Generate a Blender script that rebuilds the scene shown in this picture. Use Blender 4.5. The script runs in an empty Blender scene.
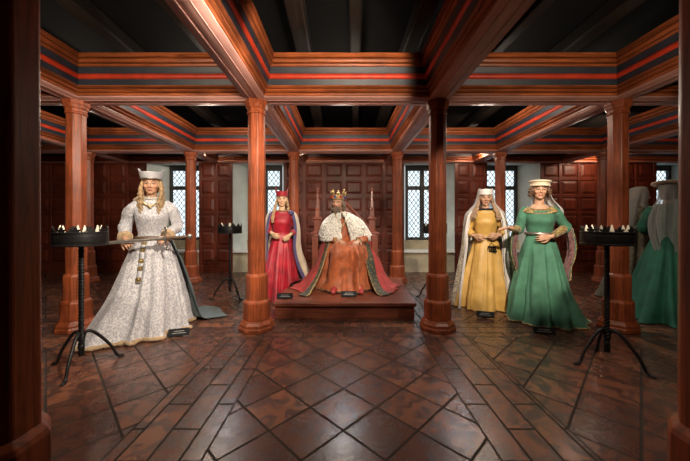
import bpy, bmesh, math, random
from mathutils import Vector, Matrix, Euler, noise
PI = math.pi
V = Vector
C = bpy.context.scene.collection
scene = bpy.context.scene

# ------------------------------------------------------------------ materials
class NT:
    def __init__(s, name):
        s.m = bpy.data.materials.new(name); s.m.use_nodes = True
        s.t = s.m.node_tree; s.n = s.t.nodes; s.n.clear()
        s.out = s.n.new('ShaderNodeOutputMaterial')
    def add(s, typ, **kw):
        nd = s.n.new('ShaderNode' + typ)
        for k, v in kw.items():
            if hasattr(nd, k) and k not in ('Scale',): setattr(nd, k, v)
            else: nd.inputs[k.replace('_', ' ')].default_value = v
        return nd
    def l(s, a, b): s.t.links.new(a, b)
    def math(s, op, a, b=None):
        nd = s.n.new('ShaderNodeMath'); nd.operation = op
        for i, x in enumerate((a, b)):
            if x is None: continue
            if isinstance(x, (int, float)): nd.inputs[i].default_value = x
            else: s.l(x, nd.inputs[i])
        return nd.outputs[0]
    def mix(s, f, a, b, mode='MIX'):
        nd = s.n.new('ShaderNodeMix'); nd.data_type = 'RGBA'; nd.blend_type = mode
        for sock, x in ((nd.inputs[0], f), (nd.inputs[6], a), (nd.inputs[7], b)):
            if isinstance(x, (int, float)): sock.default_value = x
            elif isinstance(x, tuple): sock.default_value = (*x, 1) if len(x) == 3 else x
            else: s.l(x, sock)
        return nd.outputs[2]
    def coords(s, scale=(1, 1, 1), rot=(0, 0, 0), kind='Object', loc=(0, 0, 0)):
        tc = s.n.new('ShaderNodeTexCoord'); mp = s.n.new('ShaderNodeMapping')
        mp.inputs['Scale'].default_value = scale; mp.inputs['Rotation'].default_value = rot
        mp.inputs['Location'].default_value = loc
        s.l(tc.outputs[kind], mp.inputs[0]); return mp.outputs[0]
    def noise(s, vec, scale, detail=4, rough=.6, dist=0):
        nd = s.n.new('ShaderNodeTexNoise'); s.l(vec, nd.inputs['Vector'])
        nd.inputs['Scale'].default_value = scale; nd.inputs['Detail'].default_value = detail
        nd.inputs['Roughness'].default_value = rough; nd.inputs['Distortion'].default_value = dist
        return nd.outputs['Fac']
    def ramp(s, fac, stops):
        nd = s.n.new('ShaderNodeValToRGB'); s.l(fac, nd.inputs[0])
        el = nd.color_ramp.elements
        while len(el) < len(stops): el.new(.5)
        for e, (p, c) in zip(el, stops):
            e.position = p; e.color = (*c, 1) if isinstance(c, tuple) else (c, c, c, 1)
        return nd.outputs[0]
    def bsdf(s, col, rough=.5, metal=0, bump=None, bstr=.3, bdist=.01, sheen=0, coat=0, spec=.5):
        b = s.n.new('ShaderNodeBsdfPrincipled')
        for nm, x in (('Base Color', col), ('Roughness', rough)):
            if isinstance(x, tuple): b.inputs[nm].default_value = (*x, 1)
            elif isinstance(x, (int, float)): b.inputs[nm].default_value = x
            else: s.l(x, b.inputs[nm])
        b.inputs['Metallic'].default_value = metal
        b.inputs['Specular IOR Level'].default_value = spec
        b.inputs['Coat Weight'].default_value = coat; b.inputs['Coat Roughness'].default_value = .25
        if sheen: b.inputs['Sheen Weight'].default_value = sheen; b.inputs['Sheen Roughness'].default_value = .4
        if bump is not None:
            bp = s.n.new('ShaderNodeBump'); bp.inputs['Strength'].default_value = bstr; bp.inputs['Distance'].default_value = bdist
            s.l(bump, bp.inputs['Height']); s.l(bp.outputs[0], b.inputs['Normal'])
        s.l(b.outputs[0], s.out.inputs[0]); s.b = b
        return s.m

def k3(c, f): return tuple(min(1, x * f) for x in c)
def wood(name, base, axis='z', rough=.38, coat=.25, contrast=1.0):
    t = NT(name)
    sc = {'x': (.9, 16, 16), 'y': (16, .9, 16), 'z': (16, 16, .9)}[axis]
    v = t.coords(sc)
    n1 = t.noise(v, 2.2, 8, .72, .9)
    n2 = t.noise(t.coords((1, 1, 1)), 2.3, 3)
    col = t.ramp(n1, [(.32, k3(base, 1 - .72 * contrast)), (.5, base), (.68, k3(base, 1 + .6 * contrast))])
    col = t.mix(t.ramp(n2, [(.40, .0), (.68, .75 * contrast)]), col, k3(base, .38))
    r = t.math('ADD', t.math('MULTIPLY', n1, .25), rough - .12)
    return t.bsdf(col, r, bump=n1, bstr=.25, bdist=.006, coat=coat, spec=.3)
def cloth(name, base, var=.25, rough=.8, sheen=.3, scale=60, bstr=.15, second=None, mscale=6):
    t = NT(name); v = t.coords()
    n = t.noise(v, mscale, 4); w = t.noise(v, scale, 2)
    col = t.ramp(n, [(.3, k3(base, 1 - var)), (.7, k3(base, 1 + var) if second is None else second)])
    return t.bsdf(col, rough, bump=w, bstr=bstr, bdist=.004, sheen=sheen)
def plain(name, base, rough=.5, metal=0, coat=0, var=.15, scale=25, bstr=.1, spec=.5):
    t = NT(name); v = t.coords(); n = t.noise(v, scale, 3)
    col = t.ramp(n, [(.3, k3(base, 1 - var)), (.7, k3(base, 1 + var))])
    return t.bsdf(col, rough, metal, bump=n, bstr=bstr, bdist=.004, coat=coat, spec=spec)
def brocade(name, base, patt, scale=22, lo=.44, hi=.5, rough=.6, sheen=.3):
    t = NT(name); v = t.coords((1, 1, .7))
    vo = t.n.new('ShaderNodeTexVoronoi'); vo.feature = 'SMOOTH_F1'; vo.inputs['Scale'].default_value = scale
    t.l(v, vo.inputs['Vector'])
    nn = t.noise(v, scale * 1.3, 3, .6, 1.5)
    f = t.math('ADD', t.math('MULTIPLY', vo.outputs['Distance'], .5), t.math('MULTIPLY', nn, .45))
    col = t.mix(t.ramp(f, [(lo, 0.0), (hi, 1.0)]), patt, base)
    big = t.noise(v, 3, 3)
    col = t.mix(t.ramp(big, [(.4, 0.0), (.8, .3)]), col, k3(base, .6))
    return t.bsdf(col, rough, bump=f, bstr=.25, bdist=.004, sheen=sheen)

M = {}
WR = (.185, .05, .026)
M['wood_z'] = wood('column_wood', (.27, .062, .021), 'z', .42, .06)
M['wood_x'] = wood('beam_wood_x', (.36, .095, .028), 'x', .42, .05)
M['wood_y'] = wood('beam_wood_y', (.33, .088, .030), 'y', .42, .05)
M['panel'] = wood('panel_wood', (.12, .024, .011), 'z', .45, .05)
M['soffit_x'] = wood('soffit_wood_x', (.46, .24, .20), 'x', .45, 0, .4)  # reflected daylight put into the paler pinkish wood colour of the soffits
M['soffit_y'] = wood('soffit_wood_y', (.46, .24, .20), 'y', .45, 0, .4)
M['platform'] = wood('platform_wood', (.21, .06, .033), 'x', .4, .2)
M['throne'] = wood('throne_wood', (.20, .058, .035), 'z', .42, .2, .7)
M['band_dark'] = plain('slate_blue_paint', (.022, .028, .042), .5, var=.3, scale=8)
M['band_red'] = plain('red_paint', (.55, .045, .014), .5, var=.2, scale=8)
M['black_ceiling'] = plain('black_ceiling_sheet', (.0028, .0028, .003), .8, var=.5, scale=1.2, bstr=.6, spec=.08)
M['joist'] = wood('old_joist_wood', (.016, .012, .009), 'y', .7, 0)
M['iron'] = plain('black_iron', (.014, .013, .013), .5, .6, var=.4, scale=30, bstr=.3)
M['frame'] = plain('dark_window_frame', (.035, .034, .034), .5, var=.3)
M['lead'] = plain('lead_came', (.045, .047, .047), .7, 0)
M['plaster'] = plain('white_plaster', (.70, .77, .73), .9, var=.12, scale=3, bstr=.2)
M['plaster_low'] = plain('yellowed_plaster', (.42, .36, .24), .9, var=.2, scale=4, bstr=.2)
M['stone_sill'] = plain('pale_sill', (.62, .60, .55), .6)
M['candle'] = plain('candle_wax', (.68, .62, .48), .5)
M['sign'] = plain('dark_placard', (.012, .013, .015), .75, spec=.2)
M['text'] = plain('pale_print', (.45, .45, .42), .6)
M['gold'] = plain('gilt_metal', (.55, .40, .19), .4, .85, var=.4)
M['gold_trim'] = brocade('gold_braid', (.42, .29, .10), (.14, .09, .035), 60)
M['silver'] = plain('silver_grey_felt', (.42, .42, .44), .5, .3, var=.15, scale=9)
M['steel'] = plain('old_steel', (.33, .29, .26), .35, .85, var=.25)
M['leather'] = plain('brown_leather', (.10, .055, .03), .5)
M['white_brocade'] = brocade('white_brocade', (.60, .58, .58), (.33, .33, .38), 75, .36, .50)
M['fur_tan'] = cloth('tan_fur', (.42, .29, .17), .35, .95, .5, 140, .8, mscale=40)
M['fur_white'] = cloth('white_ermine', (.78, .75, .68), .12, .95, .4, 120, .6, mscale=30)
M['red_velvet'] = cloth('red_velvet', (.29, .007, .018), .45, .55, .12, 80, .15)
M['red_mantle'] = cloth('faded_red_velvet', (.34, .035, .032), .35, .7, .12)
M['orange_velvet'] = cloth('rust_velvet', (.36, .092, .030), .45, .6, .12, mscale=9)
M['green_gold'] = brocade('dark_green_gold_brocade', (.020, .026, .014), (.16, .11, .035), 36, .33, .42)
M['gold_cloth'] = cloth('mustard_satin', (.48, .285, .07), .2, .5, .05)
M['green_cloth'] = cloth('green_wool', (.048, .155, .092), .3, .8, .05)
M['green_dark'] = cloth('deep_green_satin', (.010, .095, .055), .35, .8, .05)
M['burgundy'] = brocade('burgundy_brocade', (.10, .03, .035), (.20, .10, .09), 60)
M['cream_cloak'] = cloth('cream_wool', (.52, .42, .31), .18, .85, .3)
M['purple'] = cloth('dull_purple', (.07, .055, .14), .3, .8, .3)
M['knit'] = brocade('beige_knit', (.38, .33, .25), (.16, .13, .09), 55)
M['white_satin'] = cloth('white_satin', (.66, .63, .60), .1, .45, .2)
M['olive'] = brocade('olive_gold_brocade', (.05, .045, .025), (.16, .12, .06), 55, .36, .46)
M['cream_felt'] = cloth('cream_felt', (.58, .48, .33), .15, .85, .3)
M['teal_cloth'] = cloth('slate_teal_cloth', (.06, .085, .09), .3, .8, .3)
M['hair_blonde'] = cloth('blonde_hair', (.34, .22, .11), .4, .55, .1, 200, .6, mscale=45)
M['hair_brown'] = cloth('brown_hair', (.12, .06, .03), .4, .55, .1, 200, .6, mscale=45)
M['hair_light'] = cloth('light_brown_hair', (.30, .19, .11), .4, .55, .1, 200, .6, mscale=45)
M['hair_grey'] = cloth('grizzled_hair', (.15, .10, .07), .45, .6, .1, 200, .6, mscale=45)
M['pearl'] = plain('pearls', (.50, .46, .40), .35)
M['gem_red'] = plain('red_stone', (.5, .01, .03), .1, coat=.5)
M['gem_blue'] = plain('blue_stone', (.03, .08, .4), .1, coat=.5)
M['shoe'] = plain('red_shoe_leather', (.34, .04, .04), .4)
def veil_mat(name, base, alpha):
    t = NT(name); v = t.coords(); n = t.noise(v, 30, 3)
    col = t.ramp(n, [(.3, k3(base, .85)), (.7, base)])
    t.bsdf(col, .8)
    t.b.inputs['Alpha'].default_value = alpha
    return t.m
M['veil'] = veil_mat('white_gauze', (.72, .70, .68), .55)
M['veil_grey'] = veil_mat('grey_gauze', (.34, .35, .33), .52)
def skin_mat(name):
    t = NT(name)
    a = t.n.new('ShaderNodeVertexColor'); a.layer_name = 'skin_tint'
    n = t.noise(t.coords(), 60, 2)
    return t.bsdf(a.outputs[0], .52, bump=n, bstr=.05, bdist=.003)
M['skin'] = skin_mat('wax_skin')
def glass_mat():
    t = NT('old_window_glass')
    tr = t.n.new('ShaderNodeBsdfTransparent')
    n = t.noise(t.coords(), 4, 3)
    t.l(t.ramp(n, [(.3, (.80, .84, .85)), (.75, (.93, .95, .96))]), tr.inputs[0])
    gl = t.n.new('ShaderNodeBsdfGlossy'); gl.inputs['Roughness'].default_value = .1
    mx = t.n.new('ShaderNodeMixShader'); mx.inputs[0].default_value = .06
    t.l(tr.outputs[0], mx.inputs[1]); t.l(gl.outputs[0], mx.inputs[2]); t.l(mx.outputs[0], t.out.inputs[0])
    return t.m
M['glass'] = glass_mat()

GX0, GY0, SX, SY = .04, .82, 2.0, 2.48       # column grid: X = .04 + odd numbers, Y = .82 + 2.48 k
def floor_mat():
    t = NT('terracotta_tiles')
    tc = t.n.new('ShaderNodeTexCoord'); sep = t.n.new('ShaderNodeSeparateXYZ'); t.l(tc.outputs['Object'], sep.inputs[0])
    X, Y = sep.outputs[0], sep.outputs[1]
    def ping(a, off, s):
        return t.math('PINGPONG', t.math('SUBTRACT', a, off), s)
    du = ping(X, GX0 + 1, 1.0); dv = ping(Y, GY0, SY / 2)
    # brick() : one tile layout -> (random tint 0..1, mortar 0..1)
    def brick(rot, w, h, off, mort, loc=(0, 0, 0)):
        b = t.n.new('ShaderNodeTexBrick')
        b.offset = off; b.squash = 1
        t.l(t.coords((1, 1, 1), (0, 0, rot), loc=loc), b.inputs['Vector'])
        b.inputs['Color1'].default_value = (0, 0, 0, 1); b.inputs['Color2'].default_value = (1, 1, 1, 1); b.inputs['Mortar'].default_value = (.5, .5, .5, 1)
        b.inputs['Scale'].default_value = 1; b.inputs['Mortar Size'].default_value = mort; b.inputs['Mortar Smooth'].default_value = .25
        b.inputs['Bias'].default_value = 0; b.inputs['Brick Width'].default_value = w; b.inputs['Row Height'].default_value = h
        return b.outputs['Color'], b.outputs['Fac']
    dc, df = brick(PI / 4, .30, .30, 0, .0075)
    xc, xf = brick(PI / 2, .46, .16, .5, .0075, (.1, .02, 0))
    yc, yf = brick(0, .42, .16, .5, .0075, (0, .03, 0))
    inx = t.math('LESS_THAN', du, .25); iny = t.math('LESS_THAN', dv, .24)
    c = t.mix(inx, dc, xc); f = t.mix(inx, df, xf)
    c = t.mix(iny, c, yc); f = t.mix(iny, f, yf)
    e1 = t.math('LESS_THAN', t.math('ABSOLUTE', t.math('SUBTRACT', du, .25)), .006)
    e2 = t.math('LESS_THAN', t.math('ABSOLUTE', t.math('SUBTRACT', dv, .24)), .006)
    e1 = t.math('MULTIPLY', e1, t.math('SUBTRACT', 1, iny))
    mort = t.math('MAXIMUM', t.math('MAXIMUM', e1, e2), f)
    v = t.coords()
    big = t.noise(v, 1.6, 4); fine = t.noise(v, 9, 6, .7, .8); grain = t.noise(t.coords((3, 12, 1), (0, 0, .8)), 3, 5)
    col = t.ramp(c, [(0, (.06, .023, .016)), (.5, (.125, .044, .025)), (1, (.23, .088, .045))])
    col = t.mix(t.ramp(fine, [(.45, 0.0), (.56, .9)]), col, (.026, .014, .013))
    col = t.mix(t.ramp(big, [(.45, 0.0), (.75, .35)]), col, (.17, .085, .045))
    col = t.mix(t.math('MULTIPLY', grain, .35), col, (.09, .035, .022))
    mortc = t.mix(big, (.010, .008, .008), (.07, .058, .048))
    col = t.mix(mort, col, mortc)
    rough = t.math('ADD', t.math('MULTIPLY', fine, .30), .12)
    rough = t.math('ADD', rough, t.math('MULTIPLY', mort, .3))
    h = t.math('ADD', t.math('MULTIPLY', mort, -1.0), t.math('ADD', t.math('MULTIPLY', fine, .14), t.math('MULTIPLY', c, .3)))
    t.bsdf(col, rough, bump=h, bstr=.8, bdist=.008, spec=.4)
    t.l(t.math('MULTIPLY', t.math('SUBTRACT', 1, mort), .5), t.b.inputs['Specular IOR Level'])
    return t.m
M['floor'] = floor_mat()

# ------------------------------------------------------------------ mesh builder
def cat(p0, p1, p2, p3, t):
    return .5 * ((2 * p1) + (-p0 + p2) * t + (2 * p0 - 5 * p1 + 4 * p2 - p3) * t * t + (-p0 + 3 * p1 - 3 * p2 + p3) * t ** 3)
def spline(vals, u):
    n = len(vals) - 1; x = min(max(u, 0), 1) * n; i = min(int(x), n - 1); t = x - i
    return cat(vals[max(i - 1, 0)], vals[i], vals[i + 1], vals[min(i + 2, n)], t)

class MB:
    def __init__(s): s.v = []; s.f = []; s.m = []
    def face(s, idx, mi=0): s.f.append(tuple(idx)); s.m.append(mi)
    def addv(s, p): s.v.append(tuple(p)); return len(s.v) - 1
    def box(s, c, d, mi=0, mat=None):
        c = V(c); h = V(d) * .5; b = len(s.v)
        for z in (-1, 1):
            for x, y in ((-1, -1), (1, -1), (1, 1), (-1, 1)):
                p = V((x * h.x, y * h.y, z * h.z)); p = c + (mat @ p if mat else p); s.v.append(tuple(p))
        for q in ((3, 2, 1, 0), (4, 5, 6, 7), (0, 1, 5, 4), (1, 2, 6, 5), (2, 3, 7, 6), (3, 0, 4, 7)): s.face([b + i for i in q], mi)
    def prism(s, poly, p0, axis, mi=0):
        """closed 2-D outline given as 3-D points swept along a vector"""
        b = len(s.v); n = len(poly); a = V(axis)
        for p in poly: s.v.append(tuple(V(p) + V(p0)))
        for p in poly: s.v.append(tuple(V(p) + V(p0) + a))
        s.face(range(b + n - 1, b - 1, -1), mi); s.face(range(b + n, b + 2 * n), mi)
        for i in range(n):
            j = (i + 1) % n; s.face((b + i, b + j, b + n + j, b + n + i), mi)
    def tube(s, pts, rad, n=12, sub=0, mi=0, closed=False, caps=True, flat=1.0, up=None):
        pts = [V(p) for p in pts]
        if isinstance(rad, (int, float)): rad = [rad] * len(pts)
        if sub and not closed:
            k = (len(pts) - 1) * sub
            pts, rad = [spline(pts, i / k) for i in range(k + 1)], [spline(rad, i / k) for i in range(k + 1)]
        b = len(s.v); m = len(pts); prev = None
        for i, p in enumerate(pts):
            if closed: d = pts[(i + 1) % m] - pts[i - 1]
            else: d = pts[min(i + 1, m - 1)] - pts[max(i - 1, 0)]
            if d.length < 1e-9: d = V((0, 0, 1))
            d.normalize()
            if up is not None: u = V(up) - d * d.dot(V(up))
            elif prev is None:
                u = V((0, 0, 1)) if abs(d.z) < .9 else V((1, 0, 0)); u = u - d * d.dot(u)
            else: u = prev - d * d.dot(prev)
            if u.length < 1e-6: u = d.orthogonal()
            u.normalize(); prev = u; w = d.cross(u)
            for j in range(n):
                a = 2 * PI * j / n
                s.v.append(tuple(p + (u * math.cos(a) * flat + w * math.sin(a)) * rad[i]))
        for i in range(m if closed else m - 1):
            i2 = (i + 1) % m
            for j in range(n):
                j2 = (j + 1) % n; s.face((b + i * n + j, b + i * n + j2, b + i2 * n + j2, b + i2 * n + j), mi)
        if caps and not closed:
            s.face([b + j for j in range(n)][::-1], mi); s.face([b + (m - 1) * n + j for j in range(n)], mi)
    def ell(s, c, r, n=16, m=10, mi=0, mat=None):
        c = V(c); r = (r, r, r) if isinstance(r, (int, float)) else r
        b = len(s.v); rows = []
        for i in range(m + 1):
            ph = PI * i / m; row = []
            for j in range(n if 0 < i < m else 1):
                a = 2 * PI * j / n
                p = V((r[0] * math.sin(ph) * math.cos(a), r[1] * math.sin(ph) * math.sin(a), r[2] * math.cos(ph)))
                row.append(s.addv(c + (mat @ p if mat else p)))
            rows.append(row)
        for i in range(m):
            A, B = rows[i], rows[i + 1]
            for j in range(n):
                j2 = (j + 1) % n
                if i == 0: s.face((A[0], B[j], B[j2]), mi)
                elif i == m - 1: s.face((A[j], B[0], A[j2]), mi)
                else: s.face((A[j], B[j], B[j2], A[j2]), mi)
    def cap(s, p, q, r1, r2=None, n=12):
        r2 = r1 if r2 is None else r2
        s.tube([p, q], [r1, r2], n); s.ell(p, r1, n, 8); s.ell(q, r2, n, 8)
    def chain(s, pts, rad, n=12):
        for i in range(len(pts) - 1): s.cap(pts[i], pts[i + 1], rad[i], rad[i + 1], n)
    def lathe(s, prof, n=8, c=(0, 0, 0), rot=None, mi=0, caps=True):
        c = V(c); b = len(s.v); rot = PI / n if rot is None else rot
        for (r, z) in prof:
            for j in range(n):
                a = 2 * PI * j / n + rot; s.v.append((c.x + r * math.cos(a), c.y + r * math.sin(a), c.z + z))
        for i in range(len(prof) - 1):
            for j in range(n):
                j2 = (j + 1) % n; s.face((b + i * n + j, b + i * n + j2, b + (i + 1) * n + j2, b + (i + 1) * n + j), mi)
        if caps:
            s.face([b + j for j in range(n)][::-1], mi); s.face([b + (len(prof) - 1) * n + j for j in range(n)], mi)
    def surf(s, fn, nu, nv, closed=True, mi=0, mfn=None):
        """fn(v, u) -> point; u wraps when closed"""
        b = len(s.v); cols = nu if closed else nu + 1
        for i in range(nv + 1):
            for j in range(cols): s.v.append(tuple(fn(i / nv, j / nu)))
        for i in range(nv):
            for j in range(nu):
                j2 = (j + 1) % cols
                s.face((b + i * cols + j, b + (i + 1) * cols + j, b + (i + 1) * cols + j2, b + i * cols + j2),
                       mfn((i + .5) / nv, (j + .5) / nu) if mfn else mi)
    def build(s, name, mats, parent=None, smooth=False, bevel=0, solid=0, xf=None, angle=None, weld=False):
        me = bpy.data.meshes.new(name)
        vs = [tuple(xf @ V(p)) for p in s.v] if xf else s.v
        me.from_pydata(vs, [], s.f)
        if not isinstance(mats, (list, tuple)): mats = [mats]
        for m in mats: me.materials.append(m)
        me.polygons.foreach_set('material_index', s.m)
        bm = bmesh.new(); bm.from_mesh(me)
        if weld: bmesh.ops.remove_doubles(bm, verts=bm.verts, dist=1e-5)
        bmesh.ops.recalc_face_normals(bm, faces=bm.faces); bm.to_mesh(me); bm.free()
        if smooth: me.polygons.foreach_set('use_smooth', [True] * len(me.polygons))
        if angle is not None:
            me.polygons.foreach_set('use_smooth', [True] * len(me.polygons)); me.set_sharp_from_angle(angle=angle)
        o = bpy.data.objects.new(name, me); C.objects.link(o)
        if parent: o.parent = parent
        if bevel:
            md = o.modifiers.new('bevel', 'BEVEL'); md.width = bevel; md.segments = 2; md.limit_method = 'ANGLE'
        if solid:
            md = o.modifiers.new('solid', 'SOLIDIFY'); md.thickness = solid; md.offset = 0
        return o

def thing(name, label, cat_, loc=(0, 0, 0), rz=0, group=None):
    o = bpy.data.objects.new(name, None); C.objects.link(o); o.empty_display_size = .1
    o.location = loc; o.rotation_euler = (0, 0, rz); o['label'] = label; o['category'] = cat_
    if group: o['group'] = group
    return o
def tag(o, label, cat_, group=None):
    o['label'] = label; o['category'] = cat_
    if group: o['group'] = group
    return o
def struct(o): o['kind'] = 'structure'; return o
def dup(root, loc, rz, label, group=None):
    r = root.copy(); C.objects.link(r); r.location = loc; r.rotation_euler = (0, 0, rz); r['label'] = label
    if group: r['group'] = group
    for ch in list(root.children):
        c = ch.copy(); C.objects.link(c); c.parent = r
        for g in list(ch.children):
            d = g.copy(); C.objects.link(d); d.parent = c
    return r
# ------------------------------------------------------------------ the room
WY = 6.85; WZ = 3.25
b = MB(); b.surf(lambda v, u: (-9 + 18 * u, -2.2 + 10.2 * v, 0), 1, 1, False)
struct(b.build('floor', M['floor']))
b = MB(); b.box((0, 2.9, WZ + .05), (18.4, 10.6, .1)); struct(b.build('ceiling', M['black_ceiling']))
b = MB()
for i, x in enumerate([-4.55, -3.45, -2.45, -1.55, -.45, .13, .75, 1.75, 2.55, 3.5, 4.4, -6, 6]):
    w = .12 if i % 2 else .17
    b.box((x, 3.2, WZ - .08), (w, 7.6, .16), mat=Matrix.Rotation(.02 * ((i * 7) % 5 - 2), 3, 'Z'))
struct(b.build('trim_1', M['joist'], bevel=.02))
b = MB(); b.box((-9.1, 2.9, 1.65), (.2, 10.6, 3.3)); struct(b.build('wall_left', M['panel']))
b = MB(); b.box((9.1, 2.9, 1.65), (.2, 10.6, 3.3)); struct(b.build('wall_right', M['panel']))
b = MB(); b.box((0, -2.3, 1.65), (18.4, .2, 3.3)); struct(b.build('wall_front', M['panel']))

# back wall: thick plastered masonry with splayed window niches
niches = [(-8.3, -7.15), (-4.52, -3.29), (-2.55, -1.35), (1.37, 2.56), (3.27, 4.52), (7.14, 8.35)]
ND = .68; SZ = .47; NTOP = 2.56; SPL = .18
b = MB()
edges = [-9] + [e for n in niches for e in n] + [9]
for i in range(0, len(edges), 2):
    x0, x1 = edges[i], edges[i + 1]
    s0 = 0 if i == 0 else SPL; s1 = 0 if i == len(edges) - 2 else SPL
    b.prism([(x0, WY, 0), (x1, WY, 0), (x1 + s1, WY + ND, 0), (x0 - s0, WY + ND, 0)], (0, 0, 0), (0, 0, WZ))
for x0, x1 in niches:
    b.box(((x0 + x1) / 2, WY + ND / 2, (NTOP + WZ) / 2), (x1 - x0, ND, WZ - NTOP))
struct(b.build('wall_back', M['plaster']))
tn = 2
for k, (x0, x1) in enumerate(niches):
    xc = (x0 + x1) / 2
    b = MB(); b.box((xc, WY + ND / 2 + .01, SZ / 2 - .02), (x1 - x0, ND, SZ - .04)); struct(b.build('trim_%d' % tn, M['plaster_low'])); tn += 1
    # window
    w0, w1 = x0 + SPL + .0, x1 - SPL; z0, z1 = .70, NTOP; yw = WY + ND - .06
    b = MB()
    b.box((xc, WY + ND - .06, (SZ + z0) / 2), (w1 - w0 + .1, .12, z0 - SZ), 1)          # low masonry under the window
    fw = .055
    for x in (w0 + fw / 2, w1 - fw / 2): b.box((x, yw, (z0 + z1) / 2), (fw, .08, z1 - z0))
    b.box((xc, yw, (z0 + z1) / 2), (.085, .09, z1 - z0))
    for z, h in ((z0 + .03, .06), (z1 - .06, .12), (2.0, .075)): b.box((xc, yw - .005, z), (w1 - w0, .08, h))
    wn = struct(b.build('window_%d' % (k + 1), [M['frame'], M['plaster_low']], bevel=.006))
    b = MB(); b.box((xc, WY + .16, SZ), (x1 - x0 - .02, .42, .05)); b.box((xc, WY + .5, SZ - .01), (w1 - w0 + .1, .3, .03))
    b.build('sill', M['stone_sill'], wn, bevel=.012)
    g = MB(); le = MB()
    for (a0, a1) in ((w0 + fw, xc - .042), (xc + .042, w1 - fw)):
        for (c0, c1) in ((z0 + .06, 1.963), (2.037, z1 - .12)):
            g.box(((a0 + a1) / 2, yw + .012, (c0 + c1) / 2), (a1 - a0, .006, c1 - c0))
            for x in (a0, a1): le.box((x, yw, (c0 + c1) / 2), (.022, .03, c1 - c0))
            for z in (c0, c1): le.box(((a0 + a1) / 2, yw, z), (a1 - a0, .03, .022))
            # diamond quarries
            W, H = a1 - a0, c1 - c0; dx, dz = W / 3, .145
            for sgn in (1, -1):
                nline = int(H / dz + 4) + 4
                for q in range(-4, nline):
                    # line through (a0, c0+q*dz) with slope sgn*dz/dx ; clip to the pane
                    pts = []
                    zz = lambda x: c0 + q * dz + sgn * (x - a0) * dz / dx
                    xs = [a0, a1]
                    for zc in (c0, c1): xs.append(a0 + (zc - c0 - q * dz) * dx / (dz * sgn))
                    xs = sorted(x for x in xs if a0 - 1e-6 <= x <= a1 + 1e-6 and c0 - 1e-4 <= zz(x) <= c1 + 1e-4)
                    if len(xs) > 1 and xs[-1] - xs[0] > .01:
                        le.tube([(xs[0], yw, zz(xs[0])), (xs[-1], yw, zz(xs[-1]))], .0074, 4)
    g.build('glass', M['glass'], wn); le.build('lead_lattice', M['lead'], wn)

# panelling between the niches
def panelling(x0, x1):
    global tn
    b = MB(); y = WY - .012
    b.box(((x0 + x1) / 2, y, 1.29), (x1 - x0, .025, 2.58))
    nc = max(1, round((x1 - x0) / .42)); cw = (x1 - x0) / nc; rows = 6; zb = .19; rh = (2.53 - zb) / rows
    for i in range(nc + 1): b.box((x0 + cw * i + (.02 if i == 0 else -.02 if i == nc else 0), y - .02, 1.29), (.07, .022, 2.56))
    for j in range(rows + 1): b.box(((x0 + x1) / 2, y - .0185, zb + rh * j), (x1 - x0, .02, .075))
    b.box(((x0 + x1) / 2, y - .03, .08), (x1 - x0, .04, .16))
    for i in range(nc):
        for j in range(rows):
            cx, cz = x0 + cw * (i + .5), zb + rh * (j + .5); a, c = cw / 2 - .05, rh / 2 - .055
            A, B = .0, .045
            p = [(cx - a, y - .014, cz - c), (cx + a, y - .014, cz - c), (cx + a, y - .014, cz + c), (cx - a, y - .014, cz + c)]
            q = [(cx - a + B, y - .032, cz - c + B), (cx + a - B, y - .032, cz - c + B), (cx + a - B, y - .032, cz + c - B), (cx - a + B, y - .032, cz + c - B)]
            k = len(b.v); b.v += p + q
            b.face((k + 4, k + 5, k + 6, k + 7))
            for e in range(4): b.face((k + e, k + (e + 1) % 4, k + 4 + (e + 1) % 4, k + 4 + e))
    struct(b.build('trim_%d' % tn, M['panel'], bevel=.005)); tn += 1
for i in range(0, len(edges), 2): panelling(edges[i], edges[i + 1])

# ------------------------------------------------------------------ beams
ZB = 2.505
SOFF = [(.10, 0), (.115, .012), (.115, .022)]
LOW = [(.112, .022), (.122, .026), (.124, .046), (.096, .048), (.096, .058), (.132, .061), (.144, .070), (.144, .081), (.112, .083), (.112, .094), (.150, .096), (.164, .106), (.164, .114)]
B1 = [(.156, .114), (.160, .135), (.172, .160), (.176, .172)]
BR = [(.176, .172), (.190, .178), (.198, .192), (.198, .206), (.190, .222), (.182, .228)]
B2 = [(.182, .228), (.186, .25), (.198, .275), (.202, .288)]
UP = [(.198, .288), (.214, .292), (.222, .308), (.188, .310), (.188, .321), (.226, .324), (.238, .340), (.238, .353), (.204, .356), (.204, .368), (.246, .370), (.246, .412)]
def beam(along, pos, a0, a1, label):
    if along == 'x': t = thing('ceiling_beam', label, 'ceiling beam', ((a0 + a1) / 2, pos, ZB))
    else: t = thing('ceiling_beam', label, 'ceiling beam', (pos, (a0 + a1) / 2, ZB))
    h = (a1 - a0) / 2; dz = 0 if along == 'x' else .0015
    parts = [('soffit', SOFF, 'soffit_' + along), ('lower_moulding', LOW, 'wood_' + along), ('painted_band', B1, 'band_dark'),
             ('red_band', BR, 'band_red'), ('painted_band', B2, 'band_dark'), ('upper_moulding', UP, 'wood_' + along)]
    for nm, pr, m in parts:
        poly2 = [(o, z) for o, z in pr] + [(-o, z) for o, z in reversed(pr)]
        b = MB()
        if along == 'x': b.prism([(0, o, z + dz) for o, z in poly2], (-h, 0, 0), (2 * h, 0, 0))
        else: b.prism([(o, 0, z + dz) for o, z in poly2], (0, -h, 0), (0, 2 * h, 0))
        if nm == 'soffit':    # sunk line down the middle of the soffit
            for o in (-.045, .045):
                if along == 'x': b.box((0, o, -.002), (2 * h, .012, .006))
                else: b.box((o, 0, -.002), (.012, 2 * h, .006))
        p = b.build(nm, M[m], t, angle=.7)
        if nm in ('painted_band',): p['label'] = 'slate blue painted band'
        if nm == 'red_band': p['label'] = 'bright red painted band'
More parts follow.
